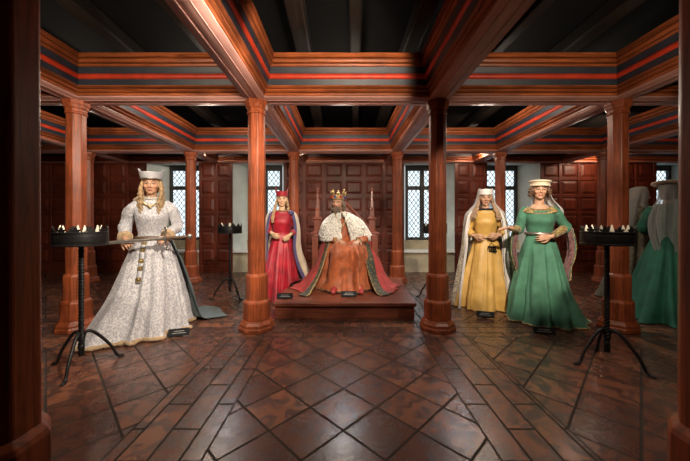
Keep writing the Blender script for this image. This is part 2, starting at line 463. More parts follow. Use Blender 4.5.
GX = [GX0 + x for x in (-5, -3, -1, 1, 3, 5)]
GY = [GY0, GY0 + SY, GY0 + 2 * SY]
beam('x', GY[0], -8.9, 8.9, 'cross beam over the two closest columns')
beam('x', GY[1], -8.9, 8.9, 'moulded cross beam with red stripe over the columns at the platform front')
beam('x', GY[2], -8.9, 8.9, 'moulded cross beam over the far columns behind the throne')
beam('x', WY - .02, -8.9, 8.9, 'moulded wall beam along the windows and panelling')
for x, lb in zip(GX, ['outermost lengthwise beam on the side of the woman in white',
                      'lengthwise beam over the column behind the woman in white',
                      'lengthwise beam over the platform column next to the woman in red',
                      'lengthwise beam over the platform column next to the woman in gold',
                      'lengthwise beam over the column behind the woman in plain green',
                      'outermost lengthwise beam over the figures with grey veils']):
    beam('y', x, -2.1, WY, lb)

# ------------------------------------------------------------------ columns
def column():
    t = thing('wooden_column', '', 'column')
    R = lambda w: w / 2 / math.cos(PI / 8)
    b = MB(); b.lathe([(R(.36), 0), (R(.36), .035), (R(.34), .05), (R(.34), .075), (R(.30), .10), (R(.285), .115)]); b.build('plinth', M['wood_z'], t, bevel=.006)
    b = MB(); b.lathe([(R(.272), .115), (R(.272), .30), (R(.262), .315), (R(.222), .33), (R(.222), .585), (R(.21), .60), (R(.178), .62)]); b.build('pedestal', M['wood_z'], t, bevel=.005)
    b = MB(); b.lathe([(R(.182), .61), (R(.178), 1.3), (R(.172), 2.36)]); b.build('shaft', M['wood_z'], t, bevel=.006)
    b = MB(); b.lathe([(R(.176), 2.355), (R(.196), 2.362), (R(.196), 2.374), (R(.182), 2.382), (R(.182), 2.41), (R(.205), 2.422), (R(.222), 2.45), (R(.236), 2.465), (R(.236), 2.506)]); b.build('capital', M['wood_z'], t, bevel=.004)
    return t
spots = [(GX[2], GY[0], 'large dark column close to the viewer, on the side of the woman in white'),
         (GX[3] + .017, GY[0], 'large dark column close to the viewer, overlapping the figure seen from behind'),
         (GX[1], GY[1], 'orange-lit column behind the candle stand of the woman in white'),
         (GX[2], GY[1], 'bright orange-lit column at the platform corner near the woman in red'),
         (GX[3], GY[1], 'dark red column at the platform corner near the woman in gold'),
         (GX[4], GY[1], 'dark column between the plain green gown and the figures with grey veils'),
         (GX[0], GY[2], 'slim far column just beside the woman in white, on her window-free side'),
         (GX[1], GY[2], 'far column at the sword hilt of the woman in white, before a window'),
         (GX[2], GY[2], 'far column between the woman in red and the throne'),
         (GX[3], GY[2], 'far column at the rear platform corner beside the window'),
         (GX[4], GY[2], 'far column rising between the women in gold and in plain green'),
         (GX[5], GY[2], 'far column before the panelling beside the dark column near the plain green gown')]
col0 = column()
for i, (x, y, lb) in enumerate(spots):
    if i == 0: col0.location = (x, y, 0); col0['label'] = lb
    else: dup(col0, (x, y, 0), 0, lb)

# ------------------------------------------------------------------ platform, throne
pl = thing('throne_platform', 'low wooden platform under the throne and the seated king', 'platform', (.01, 4.35, 0))
b = MB(); b.prism([(-.84, -.74, 0), (.85, -.74, 0), (.94, .80, 0), (-.84, .80, 0)], (0, 0, .0), (0, 0, .155)); b.build('riser', M['platform'], pl, bevel=.006)
b = MB(); b.prism([(-.86, -.765, 0), (.87, -.765, 0), (.96, .82, 0), (-.86, .82, 0)], (0, 0, .155), (0, 0, .045)); b.build('deck', M['platform'], pl, bevel=.01)
th = thing('throne', 'gothic wooden throne with two tall pinnacles on the platform', 'throne', (.02, 4.78, .2))
for sx in (-1, 1):
    b = MB(); q = math.sqrt(2); P = lambda w: w / 2 * q
    b.lathe([(P(.15), 0), (P(.15), .08), (P(.125), .1), (P(.125), .54), (P(.16), .56), (P(.16), .585), (P(.12), .60), (P(.12), .74), (P(.20), .765), (P(.20), .80), (P(.15), .815),
             (P(.10), .83), (P(.10), 1.0), (P(.135), 1.015), (P(.135), 1.04), (P(.07), 1.055), (P(.066), 1.16), (P(.09), 1.17), (P(.05), 1.19), (P(.02), 1.48), (P(.036), 1.49), (P(.036), 1.50), (P(.012), 1.53)], 4, (sx * .44, .06, 0))
    b.build('pinnacle_post', M['throne'], th, bevel=.004)
    b = MB(); b.box((sx * .44, -.17, .745), (.10, .42, .05)); b.box((sx * .44, -.36, .37), (.09, .07, .72)); b.box((sx * .44, -.15, .3), (.04, .4, .5))
    b.build('armrest', M['throne'], th, bevel=.008)
b = MB(); b.box((0, -.12, .23), (.80, .5, .44)); b.build('seat', M['throne'], th, bevel=.008)
b = MB(); b.prism([(-.40, 0, .44), (.40, 0, .44), (.40, 0, .86), (0, 0, 1.27), (-.40, 0, .86)], (0, .06, 0), (0, .04, 0))
for sx in (-1, 1): b.tube([(sx * .40, .05, .87), (0, .05, 1.29)], .03, 4)
b.build('backrest', M['throne'], th, bevel=.006)

# ------------------------------------------------------------------ candle stands
def candle_stand():
    t = thing('candle_stand', '', 'candle stand')
    # twisted pole
    b = MB(); n = 90
    def fn(v, u):
        z = .16 + v * .85; a = 2 * PI * u + z * 60; r = .017 * (1 + .22 * math.cos(4 * (2 * PI * u)))
        bulge = 1 + .35 * math.exp(-((z - .24) / .03) ** 2)
        return (r * bulge * math.cos(a), r * bulge * math.sin(a), z)
    b.surf(fn, 16, 160); b.ell((0, 0, .17), (.024, .024, .03)); b.lathe([(.03, .985), (.05, .997), (.05, 1.005), (.02, 1.015)], 16)
    b.build('pole', M['iron'], t, smooth=True)
    for k in range(3):
        a = -PI / 2 + .35 + k * 2 * PI / 3; ca, sa = math.cos(a), math.sin(a)
        prof = [(.012, .10), (.012, .22), (.03, .285), (.075, .275), (.14, .20), (.20, .11), (.235, .03), (.262, .012), (.285, .012)]
        b = MB(); b.tube([(r * ca, r * sa, z) for r, z in prof], [.010, .012, .0125, .0125, .012, .0115, .011, .011, .009], 8, 5)
        b.tube([(.235 * ca, .235 * sa, .03), (.255 * ca, .255 * sa, .008), (.29 * ca, .29 * sa, .007)], [.009, .016, .012], 8, 3, flat=.5)
        b.build('leg', M['iron'], t, smooth=True)
    b = MB(); R = .172
    b.surf(lambda v, u: ((R + .004 * math.sin(PI * v)) * math.cos(2 * PI * u), (R + .004 * math.sin(PI * v)) * math.sin(2 * PI * u), 1.0 + .10 * v), 64, 3)
    for z in (1.002, 1.098): b.tube([(R * math.cos(2 * PI * j / 48), R * math.sin(2 * PI * j / 48), z) for j in range(48)], .006, 6, closed=True)
    b.lathe([(.0, 1.001), (R, 1.001), (R, 1.007), (.0, 1.007)], 48)
    o = b.build('ring', M['iron'], t, smooth=False, solid=.006)
    b = MB()
    for k in range(12):      # small fleurons standing on the rim
        a = 2 * PI * k / 12; m = Matrix.Rotation(a + PI / 2, 3, 'Z')
        out = [(-.022, .0), (.022, .0), (.016, .012), (.03, .02), (.032, .034), (.018, .034), (.011, .028), (.012, .042), (0, .058), (-.012, .042), (-.011, .028), (-.018, .034), (-.032, .034), (-.03, .02), (-.016, .012)]
        b.prism([tuple(m @ V((x, -R - .003, z + 1.094))) for x, z in out], (0, 0, 0), tuple(m @ V((0, .006, 0))))
    b.tube([((R + .001) * math.cos(2 * PI * j / 48), (R + .001) * math.sin(2 * PI * j / 48), 1.10) for j in range(48)], .007, 6, closed=True)
    b.build('fleuron_rim', M['iron'], t)
    return t
stands = [((-2.13, 2.42, 0), .0, 'black iron candle stand in front of the woman in white', 'white'),
          ((2.20, 2.49, 0), .25, 'black iron candle stand in front of the dark column beside the plain green gown', 'green'),
          ((-1.76, 4.62, 0), .6, 'distant iron candle stand between the woman in white and the woman in red', 'red'),
          ((1.42, 4.62, 0), .1, 'distant iron candle stand mostly hidden by a column, beside the woman in gold', 'gold')]
cs = candle_stand()
cb = MB(); cb.lathe([(.017, 0), (.017, .075), (.012, .095), (.007, .115), (.002, .128)], 14)
cand = cb.build('candle', M['candle'], smooth=True)
first = True
for i, (loc, rz, lb, wd) in enumerate(stands):
    if i == 0: cs.location = loc; cs.rotation_euler = (0, 0, rz); cs['label'] = lb
    else: dup(cs, loc, rz, lb)
    where = {'white': 'candle stand before the woman in white', 'green': 'candle stand beside the plain green gown',
             'red': 'distant candle stand by the woman in red', 'gold': 'distant candle stand beside the woman in gold'}[wd]
    for k in range(6):
        a = rz + 2 * PI * k / 6 + .35
        c = cand if first else cand.copy()
        if not first: C.objects.link(c)
        first = False
        c.location = (loc[0] + .135 * math.cos(a), loc[1] + .135 * math.sin(a), 1.0305)
        tag(c, 'cream candle stub in the ' + where, 'candle', 'candles in the ' + where)
# ------------------------------------------------------------------ people
def gau(x, s): return math.exp(-(x / s) ** 2)
def add_head(mb, Mh, male=False):
    """skull, jaw and features in head coordinates (face towards -y, origin at eye height)"""
    def skull(v, u):
        ph = PI * v; a = 2 * PI * u
        d = V((math.sin(ph) * math.cos(a), math.sin(ph) * math.sin(a), math.cos(ph)))
        x, y, z = d.x * .074, d.y * .093, d.z * .113
        if d.z < 0:
            t = -d.z
            x *= 1 - (.18 if male else .24) * t ** 1.5
            if d.y > 0: y *= 1 - .45 * t
        if d.y < 0:
            for sx in (-1, 1): y += .013 * gau(x - sx * .032, .017) * gau(z - .006, .013)
            y = max(y, -.087)
        return Mh @ V((x, y, z))
    mb.surf(skull, 56, 40)
    R3 = Mh.to_3x3()
    def el(c, r): mb.ell(Mh @ V(c), r, 14, 10, mat=R3)
    def tb(pts, rad): mb.tube([Mh @ V(p) for p in pts], rad, 10, 3)
    el((0, -.036, -.066), (.054 if male else .050, .046, .044))     # jaw
    el((0, -.066, -.094), (.022, .018, .0155))                      # chin
    for sx in (-1, 1):
        el((sx * .031, -.0705, .006), (.0135, .0135, .0115))       # eyeball
        el((sx * .041, -.058, -.022), (.023, .022, .022))          # cheek
        el((sx * .010, -.094, -.031), (.0085, .010, .0075))        # nostril wing
        el((sx * .074, .012, -.006), (.008, .017, .029))           # ear
        tb([(sx * .008, -.086, .020), (sx * .026, -.085, .028), (sx * .048, -.070, .022)], [.006, .0075, .006])
    tb([(0, -.086, .018), (0, -.093, .0), (0, -.106, -.024), (0, -.101, -.034)], [.0075, .0085, .0115, .008])
    el((0, -.082, -.0575), (.021, .0075, .0055)); el((0, -.0815, -.068), (.018, .008, .0065))
    for sx in (-1, 1): tb([(sx * .017, -.0785, .010), (sx * .031, -.0835, .0145), (sx * .046, -.0725, .009)], [.003, .0042, .003])
def head_tint(p, skin, lips, brow, iris):
    c = V(skin)
    if p.y < .02:
        for sx in (-1, 1):
            c = c.lerp(V((skin[0] * 1.0, skin[1] * .72, skin[2] * .66)), .5 * gau(p.x - sx * .042, .022) * gau(p.z + .025, .022))
    if p.y < -.045:
        e = (p.x / .022) ** 2 + ((p.z + .0625) / .0105) ** 2
        if e < 1.25 and p.y < -.066: c = c.lerp(V(lips), .85 if e < 1 else .4)
        if abs(p.z + .0625) < .0022 and abs(p.x) < .02 and p.y < -.066: c = V(lips) * .45
        for sx in (-1, 1):
            dx, dz = p.x - sx * .031, p.z - .006
            e = (dx / .0150) ** 2 + ((dz + .001) / .0060) ** 2
            if e < 1: c = V((.30, .25, .22)) if (dx * dx + dz * dz) > .0074 ** 2 else V(iris)
            elif e < 1.9: c = c.lerp(V((.04, .02, .015)), .92 if dz > 0 else .6)
            bx = (p.x * sx - .033) / .022
            if abs(bx) < 1:
                bz = .031 - .008 * bx * bx
                if abs(p.z - bz) < .0052: c = c.lerp(V(brow), .85)
    return c
def hand(mb, w, d, n, side, curl=.35, s=1.0):
    w, d, n = V(w), V(d).normalized(), V(n)
    n = (n - d * n.dot(d)).normalized(); t = d.cross(n) * side
    mb.cap(w - d * .02, w + d * .01, .024 * s, .022 * s, 10)
    for k in range(4):
        kx = (.030, .010, -.010, -.028)[k] * s
        kn = w + d * (.082, .086, .082, .074)[k] * s + t * kx
        mb.cap(w + d * .012 * s + t * kx * .55, kn, .0135 * s, .0105 * s, 8)
        L = (.068, .076, .071, .056)[k] * s; p = kn; ang = 0
        for j, fr in enumerate((.44, .31, .25)):
            ang += curl * (.9, 1.1, .8)[j] + .04 * k
            q = p + (d * math.cos(ang) + n * math.sin(ang) + t * (.06 * (1.5 - k))) * L * fr
            mb.cap(p, q, (.0092, .0084, .0078)[j] * s, (.0084, .0078, .0066)[j] * s, 8); p = q
    p0 = w + d * .02 * s + t * .022 * s; p1 = p0 + (d * .6 + t * .75 + n * .25).normalized() * .042 * s
    p2 = p1 + (d * .85 + t * .25 + n * .4).normalized() * .032 * s; p3 = p2 + (d * .9 + n * .45).normalized() * .025 * s
    mb.cap(p0, p1, .014 * s, .0115 * s, 8); mb.cap(p1, p2, .0112 * s, .0098 * s, 8); mb.cap(p2, p3, .0095 * s, .008 * s, 8)
    return w + d * .12 * s

def finish_body(root, mb, Mh, xf, skin, lips, brow, iris, vox=.0046):
    tmp = mb.build('tmp', M['skin'], xf=xf)
    md = tmp.modifiers.new('r', 'REMESH'); md.mode = 'VOXEL'; md.voxel_size = vox; md.use_smooth_shade = True
    dg = bpy.context.evaluated_depsgraph_get()
    me = bpy.data.meshes.new_from_object(tmp.evaluated_get(dg))
    bpy.data.objects.remove(tmp)
    bm = bmesh.new(); bm.from_mesh(me)
    for _ in range(2): bmesh.ops.smooth_vert(bm, verts=bm.verts, factor=.5, use_axis_x=True, use_axis_y=True, use_axis_z=True)
    bm.to_mesh(me); bm.free()
    me.name = 'body'
    if not me.materials: me.materials.append(M['skin'])
    me.polygons.foreach_set('use_smooth', [True] * len(me.polygons))
    at = me.color_attributes.new('skin_tint', 'FLOAT_COLOR', 'POINT')
    inv = (xf @ Mh).inverted(); buf = []
    for v in me.vertices:
        p = inv @ v.co
        c = head_tint(p, skin, lips, brow, iris) if abs(p.z) < .13 and abs(p.x) < .1 and abs(p.y) < .13 else V(skin)
        buf += [c[0], c[1], c[2], 1]
    at.data.foreach_set('color', buf)
    o = bpy.data.objects.new('body', me); C.objects.link(o); o.parent = root
    return o

def foldf(seed, freqs=(7, 12, 19)):
    r = random.Random(seed); ph = [r.uniform(0, 6.28) for _ in range(8)]
    def f(th, v=0):
        w = th + .22 * math.sin(2 * th + ph[0]) + .10 * math.sin(5 * th + ph[1] + v)
        a = math.cos(freqs[0] * w + ph[2]); b = math.cos(freqs[1] * w + ph[3] + .5 * v); c = math.cos(freqs[2] * w + ph[4] - .6 * v)
        x = .55 * a + .35 * b + .2 * c + .9 * noise.noise(V((2.2 * math.cos(th), 2.2 * math.sin(th), v * .5 + seed))) + .35 * noise.noise(V((7 * math.cos(th), 7 * math.sin(th), v * 1.1 + seed)))
        return (abs(x) ** .75) * (1.1 if x > 0 else -1.5)
    return f
class Loft:
    """rings: (z, cx, cy, rx, ry, amp) from top to bottom"""
    def __init__(s, rings, seed=1, freqs=(7, 12, 19), hook=None):
        s.k = [[r[i] for r in rings] for i in range(6)]; s.f = foldf(seed, freqs); s.hook = hook
    def at(s, v, th, off=0):
        z, cx, cy, rx, ry, am = (spline(k, v) for k in s.k)
        am = max(am, 0) * 1.5; q = 1 + am * s.f(th, v * 3)
        p = V((cx + (rx * q + off) * math.cos(th), cy + (ry * q + off) * math.sin(th), z))
        return s.hook(p, v, th) if s.hook else p
    def vz(s, z):
        lo, hi = 0.0, 1.0
        for _ in range(40):
            m = (lo + hi) / 2
            if spline(s.k[0], m) > z: lo = m
            else: hi = m
        return lo
    def mesh(s, mb, nu=176, nv=64, mfn=None):
        mb.surf(lambda v, u: s.at(v, 2 * PI * u), nu, nv, True, 0, mfn)
    def arc(s, mb, a0, a1, nu=120, nv=56, mfn=None, v0=0, v1=1, off=0):
        def fn(v, u):
            vv = v0 + (v1 - v0) * v
            A0 = a0(vv) if callable(a0) else a0; A1 = a1(vv) if callable(a1) else a1
            return s.at(vv, A0 + (A1 - A0) * u, off)
        mb.surf(fn, nu, nv, False, 0, mfn)
    def hoop(s, mb, v, r, a0=0, a1=2 * PI, n=120, off=0, mi=0, closed=True):
        pts = [s.at(v, a0 + (a1 - a0) * j / n, off) for j in range(n + (0 if closed else 1))]
        mb.tube(pts, r, 8, closed=closed, mi=mi)
def wrinkle(mb, amp, freq, i0=0, seed=0):
    for i in range(i0, len(mb.v)):
        p = V(mb.v[i]); d = noise.noise_vector(p * freq + V((seed, seed * 2, 0))); mb.v[i] = tuple(p + d * amp)
def strand(mb, pts, r, curl=0, turns=4, n=7, ph=0, k=26, taper=.5):
    """one lock of hair along a path, wound into a curl"""
    P = []; Rr = []
    for i in range(k + 1):
        u = i / k; p = spline([V(q) for q in pts], u)
        c = curl * min(1, u * 3); a = ph + u * turns * 2 * PI
        P.append(p + V((math.cos(a), math.sin(a), 0)) * c)
        Rr.append(r * (1 - (1 - taper) * u) * (.5 + .5 * min(1, u * 6)) * (1 + .25 * math.sin(a * 2)))
    mb.tube(P, Rr, n)
def hair_cap(mb, Mh, zmin=-.09, grow=1.09, front=.045, nu=72):
    def fn(v, u):
        ph = .02 + v * 2.3; a = 2 * PI * u
        d = V((math.sin(ph) * math.cos(a), math.sin(ph) * math.sin(a), math.cos(ph)))
        w = 1 + .025 * math.sin(34 * a) + .02 * math.sin(57 * a + 4 * v)
        x, y, z = d.x * .076 * grow * w, d.y * .094 * grow * w, d.z * .115 * grow
        if y < -.02: # drawn back from the face
            lim = front + .0 * abs(x)
            if z < lim:
                y = max(y, -.02 - .03 * gau(abs(x) - .08, .02))
                x = x if abs(x) > .066 else math.copysign(.066, x if x else 1)
        return Mh @ V((x, y, max(z, zmin + .075 * gau(y + .03, .035))))
    mb.surf(fn, nu, 30)

TORSO = [(.80, .15, .11, 0), (.90, .163, .115, 0), (1.0, .118, .086, 0), (1.1, .125, .088, 0), (1.2, .142, .105, -.008), (1.28, .150, .088, 0), (1.34, .148, .068, .005), (1.375, .10, .058, .008), (1.41, .055, .05, .01)]
def standing_body(root, s, arms, head, skin=(.45, .245, .145), lips=(.27, .05, .042), brow=(.09, .045, .025), iris=(.025, .025, .028), hscale=1.0):
    """arms: {+1/-1: (shoulder, elbow, wrist, hand direction, palm normal, curl)}; head: (x, y, z, yaw, pitch, roll)"""
    mb = MB(); xf = Matrix.Scale(s, 4)
    Mh = Matrix.Translation(head[:3]) @ Euler((head[4], head[5], head[3])).to_matrix().to_4x4() @ Matrix.Scale(hscale, 4)
    mb.surf(lambda v, u: (spline([t[1] for t in TORSO], v) * math.cos(2 * PI * u), spline([t[3] for t in TORSO], v) + spline([t[2] for t in TORSO], v) * math.sin(2 * PI * u), spline([t[0] for t in TORSO], v)), 40, 30)
    mb.ell((0, 0, .80), (.148, .108, .06)); mb.ell((0, .01, 1.41), (.054, .05, .02))
    for sx in (-1, 1): mb.ell((sx * .06, -.055, 1.235), (.05, .045, .05))
    mb.chain([(0, .012, 1.36), (head[0] * .6, .012 + head[1] * .6, 1.44), (head[0], head[1] + .02, head[2] - .04)], [.062, .050, .050], 16)
    add_head(mb, Mh)
    for sx in (-1, 1):
        mb.chain([(sx * .085, 0, .82), (sx * .09, -.01, .46), (sx * .09, .01, .09)], [.085, .052, .034], 14)
        mb.chain([(sx * .09, .02, .035), (sx * .10, -.10, .03), (sx * .10, -.16, .022)], [.033, .032, .02], 10)
        S, E, W, d, n, cu = arms[sx]
        mb.chain([S, E], [.036, .031], 14); mb.chain([E, V(E).lerp(V(W), .35), W], [.031, .031, .025], 14)
        hand(mb, V(W) + V(d).normalized() * .015, d, n, 1 if sx > 0 else -1, cu)
    finish_body(root, mb, Mh, xf, skin, lips, brow, iris)
    return Mh, xf

def sleeve(root, s, pts, rad, mat, name='sleeve', seed=0, amp=.010, freq=11, n=22, caps=False, solid=.004):
    mb = MB(); mb.tube(pts, rad, n, 10, caps=caps); wrinkle(mb, amp, freq, 0, seed); wrinkle(mb, amp * .55, freq * 2.3, 0, seed + 4)
    return mb.build(name, mat, root, True, solid=solid, xf=Matrix.Scale(s, 4))
def P(root, mb, name, mat, s=1, smooth=True, solid=0, **kw):
    return mb.build(name, mat, root, smooth, solid=solid, xf=Matrix.Scale(s, 4), **kw)
FRONT = -PI / 2      # theta that faces -y

# ============ woman in white brocade
s = 1.02
wl = thing('person', 'woman in white brocade gown and silver horned hat holding a level sword', 'person', (-2.16, 3.36, 0), .42)
armsW = {-1: ((-.155, .0, 1.345), (-.255, .05, 1.10), (-.20, -.20, .985), (.25, -.55, -.25), (.5, .15, -.75), .75),
         1: ((.155, .0, 1.345), (.245, .03, 1.11), (.165, -.215, 1.00), (-.25, -.6, -.15), (-.5, .1, -.75), .8)}
Mh, xf = standing_body(wl, s, armsW, (0, -.02, 1.565, -.05, .03, 0))
def hookW(p, v, th):
    if p.z < .5:   # train spreading to her right and forward
        k = (1 - p.z / .5) ** 2 * max(0, math.cos(th - (PI + .45))) ** 2
        p = p + V((-.04 * k, -.12 * k, 0))
    return p
gw = Loft([(1.425, 0, .005, .066, .062, 0), (1.395, 0, .003, .11, .075, 0), (1.35, 0, 0, .172, .088, 0), (1.28, 0, -.01, .170, .118, 0), (1.20, 0, -.022, .160, .135, .0), (1.10, 0, -.01, .138, .108, 0), (1.02, 0, 0, .130, .102, 0), (.96, 0, 0, .150, .120, .01), (.86, 0, 0, .20, .165, .03), (.65, 0, -.01, .265, .24, .055), (.40, -.01, -.02, .335, .315, .07), (.2, -.03, -.03, .395, .38, .08), (.06, -.05, -.04, .435, .42, .085), (.015, -.05, -.045, .45, .435, .09)], 4, (6, 11, 17), hookW)
mb = MB(); gw.mesh(mb, 200, 90); wrinkle(mb, .007, 9); P(wl, mb, 'gown', M['white_brocade'], s)
mb = MB(); gw.hoop(mb, .985, .021, n=160); wrinkle(mb, .012, 30); P(wl, mb, 'fur_hem', M['fur_tan'], s)
for sx in (-1, 1):
    S, E, W = armsW[sx][:3]; S, E, W = V(S), V(E), V(W)
    sl = sleeve(wl, s, [S + V((-sx * .04, 0, .012)), S + V((sx * .022, 0, -.045)), S.lerp(E, .4) + V((sx * .012, 0, 0)), E, E.lerp(W, .5), E.lerp(W, .92)], [.054, .062, .060, .056, .050, .046], M['white_brocade'], seed=sx + 3, amp=.015, freq=12)
    mb = MB(); d = (W - E).normalized(); mb.tube([E.lerp(W, .80), E.lerp(W, .87), E.lerp(W, .96)], [.06, .072, .058], 18, 3); wrinkle(mb, .012, 40)
    P(wl, mb, 'fur_cuff', M['fur_tan'], s)
mb = MB(); mb.tube([(-.16, .05, 1.375), (-.10, -.04, 1.405), (-.06, .03, 1.42)], [.03, .036, .02], 12, 4); wrinkle(mb, .014, 30); P(wl, mb, 'fur_collar', M['fur_tan'], s)
mb = MB(); gw2 = Loft([(1.430, 0, .0, .062, .060, 0), (1.418, 0, -.002, .070, .066, 0), (1.40, 0, -.006, .094, .080, 0)], 1)
gw2.mesh(mb, 40, 6)
for j in range(20):
    a = 2 * PI * j / 20; mb.ell(gw2.at(.5, a, .004), .008, 8, 6)
co = P(wl, mb, 'pearl_collar', M['pearl'], s)
mb = MB()
for j in range(17):
    u = j / 16 * 2 - 1; mb.ell((u * .085, -.088 - .045 * (1 - u * u), 1.385 - .055 * (1 - u * u)), (.010, .006, .010), 8, 6)
mb.ell((0, -.140, 1.315), (.016, .006, .02), 8, 6); P(wl, mb, 'necklace', M['gold'], s)
# belt with a hanging strap of gilt plates
mb = MB(); vz = gw.vz(.985); gw.hoop(mb, vz, .018, off=.004); P(wl, mb, 'belt', M['leather'], s)
bs = MB(); pts = []
for i in range(13):
    z = .975 - i * .037; p = gw.at(gw.vz(z), FRONT - .30, .014); pts.append(p)
bs.tube(pts, .024, 8, 2, flat=.18, up=(0, -1, .15)); strap = P(wl, bs, 'belt_strap', M['silver'], s)
for i in range(5):
    mb = MB(); p = pts[1 + i * 2 + (1 if i > 3 else 0)] if False else pts[min(12, 1 + int(i * 2.6))]
    mb.box(p + V((0, -.008, 0)), (.042, .012, .045)); mb.ell(p + V((0, -.014, 0)), (.010, .006, .010), 8, 6)
    P(strap, mb, 'gilt_plate', M['gold'], s, False)
# silver horned hat
Mx = Mh
def hatfn(v, u):
    a = 2 * PI * u; r = 1 + .16 * v
    horn = (abs(math.cos(a)) ** 14) * .065 * v * v
    return Mx @ V((.096 * r * math.cos(a) * (1 + .10 * horn / .065), .114 * r * math.sin(a), .056 + .074 * v + horn * .65))
hat = MB(); hat.surf(hatfn, 96, 14); hat.surf(lambda v, u: Mx @ V((.106 * v * math.cos(2 * PI * u), .125 * v * math.sin(2 * PI * u), .115 + .012 * (1 - v))), 48, 8)
ht = P(wl, hat, 'horned_hat', M['silver'], s, True, .008)
mb = MB(); mb.tube([Mx @ V((.0985 * math.cos(2 * PI * j / 60), .1165 * math.sin(2 * PI * j / 60), .060)) for j in range(60)], .007, 8, closed=True); P(ht, mb, 'hat_rim', M['steel'], s)
hm = MB(); hair_cap(hm, Mh, -.10)
rr = random.Random(3)
for sx in (-1, 1):
    for q in range(15):
        t = q / 14; y0 = -.045 + .10 * t; x0 = .074 + .012 * rr.random()
        ln = 1.25 - .08 * rr.random() + .06 * t
        strand(hm, [(sx * x0, y0, 1.61), (sx * (x0 + .012), y0 - .01, 1.54), (sx * (.085 + .02 * rr.random()), y0 - .035, 1.46), (sx * (.08 + .035 * t), -.105 + .06 * t, 1.39), (sx * (.075 + .04 * t), -.135 + .07 * t, ln)], .014, .013, 6, ph=rr.random() * 6)
P(wl, hm, 'hair', M['hair_blonde'], s)
# slate cloak hanging from the waist and pooling on the floor behind her left side
ck = Loft([(.96, .02, .03, .17, .14, .0), (.7, .02, .03, .27, .25, .03), (.4, .02, .03, .36, .34, .05), (.12, .02, .04, .43, .42, .06), (.035, .04, .06, .47, .45, .05), (.016, .10, .10, .54, .50, .03), (.014, .18, .12, .60, .54, .03)], 8, (6, 10, 15))
mb = MB(); ck.arc(mb, -.20, 1.0, 60, 60); P(wl, mb, 'cloak_train', M['teal_cloth'], s, True, .006)

# her sword: a thing of its own, lying in both hands
def w2(root, p, s=1): return Matrix.Translation(root.location) @ Matrix.Rotation(root.rotation_euler.z, 4, 'Z') @ (V(p) * s)
sw0 = w2(wl, (-.33, -.305, .955), s); swd = (w2(wl, (.43, -.325, 1.005), s) - sw0); swl = swd.length; swd.normalize()
sw = thing('sword', 'long sword held level across the waist of the woman in white', 'sword', tuple(sw0))
ang = math.atan2(swd.y, swd.x); sw.rotation_euler = (0, -math.asin(swd.z), ang)
mb = MB()
mb.prism([(-.06, 0, 0), (.0, -.006, .016), (.50, -.007, .018), (.50, -.007, -.018), (.0, -.006, -.016)], (0, 0, 0), (0, .012, 0)); mb.prism([(.0, -.009, .007), (.5, -.01, .007), (.5, -.01, -.007), (.0, -.009, -.007)], (0, 0, 0), (0, .018, 0)); mb.build('blade', M['steel'], sw, bevel=.002)
mb = MB(); mb.tube([(.52, 0, -.11), (.512, 0, -.05), (.51, 0, 0), (.512, 0, .05), (.52, 0, .11)], [.011, .009, .012, .009, .011], 8, 3); mb.ell((.52, 0, .115), .015, 10, 8); mb.ell((.52, 0, -.115), .015, 10, 8); mb.build('crossguard', M['steel'], sw, True)
mb = MB(); mb.surf(lambda v, u: (.515 + .20 * v, (.015 + .003 * math.sin(PI * v) + .0012 * math.sin(v * 120)) * math.cos(2 * PI * u), (.015 + .003 * math.sin(PI * v)) * math.sin(2 * PI * u)), 14, 70); mb.build('grip', M['leather'], sw, True)
mb = MB(); mb.ell((.735, 0, 0), (.028, .018, .03), 16, 10); mb.build('pommel', M['steel'], sw, True)

# ============ woman in red
s = .965
rl = thing('person', 'young woman in crimson gown, red pointed hat and cream cloak beside the platform', 'person', (-.955, 4.62, 0), .15)
armsR = {-1: ((-.155, 0, 1.345), (-.215, .01, 1.10), (-.150, -.165, 1.045), (.55, -.45, -.30), (.5, .8, .2), .45),
         1: ((.155, 0, 1.345), (.215, .01, 1.08), (.145, -.17, 1.02), (-.52, -.45, -.40), (-.5, .8, .2), .45)}
Mh, xf = standing_body(rl, s, armsR, (0, -.02, 1.57, .06, .02, 0), skin=(.52, .33, .20), lips=(.32, .07, .06))
def hookR(p, v, th):
    if p.z < .235 / .965 and p.x > .105: p = V((.105 + (p.x - .105) * .08, p.y, p.z))
    return p
gr = Loft([(1.40, 0, .0, .10, .075, 0), (1.375, 0, 0, .135, .082, 0), (1.34, 0, 0, .170, .09, 0), (1.28, 0, -.01, .165, .116, 0), (1.20, 0, -.02, .156, .132, 0), (1.10, 0, -.01, .136, .106, 0), (1.02, 0, 0, .130, .102, 0), (.92, 0, 0, .160, .13, .01), (.75, -.01, -.01, .20, .17, .05), (.45, -.03, -.02, .25, .22, .09), (.2, -.04, -.03, .29, .27, .12), (.05, -.045, -.04, .31, .30, .13), (.01, -.05, -.05, .32, .31, .14)], 11, (7, 12, 18), hookR)
mb = MB(); gr.mesh(mb, 190, 84); wrinkle(mb, .007, 9); P(rl, mb, 'gown', M['red_velvet'], s)
for sx in (-1, 1):
    S, E, W = (V(q) for q in armsR[sx][:3])
    sleeve(rl, s, [S + V((-sx * .03, 0, .0)), S.lerp(E, .3), E, E.lerp(W, .5), E.lerp(W, .95)], [.055, .062, .056, .046, .036], M['red_velvet'], seed=sx, amp=.012)
mb = MB(); gr.hoop(mb, .035, .013, off=.004)
for j in range(26):
    a = 2 * PI * j / 26; mb.ell(gr.at(.045, a, .012), .010, 8, 6)
P(rl, mb, 'gilt_collar', M['gold_trim'], s)
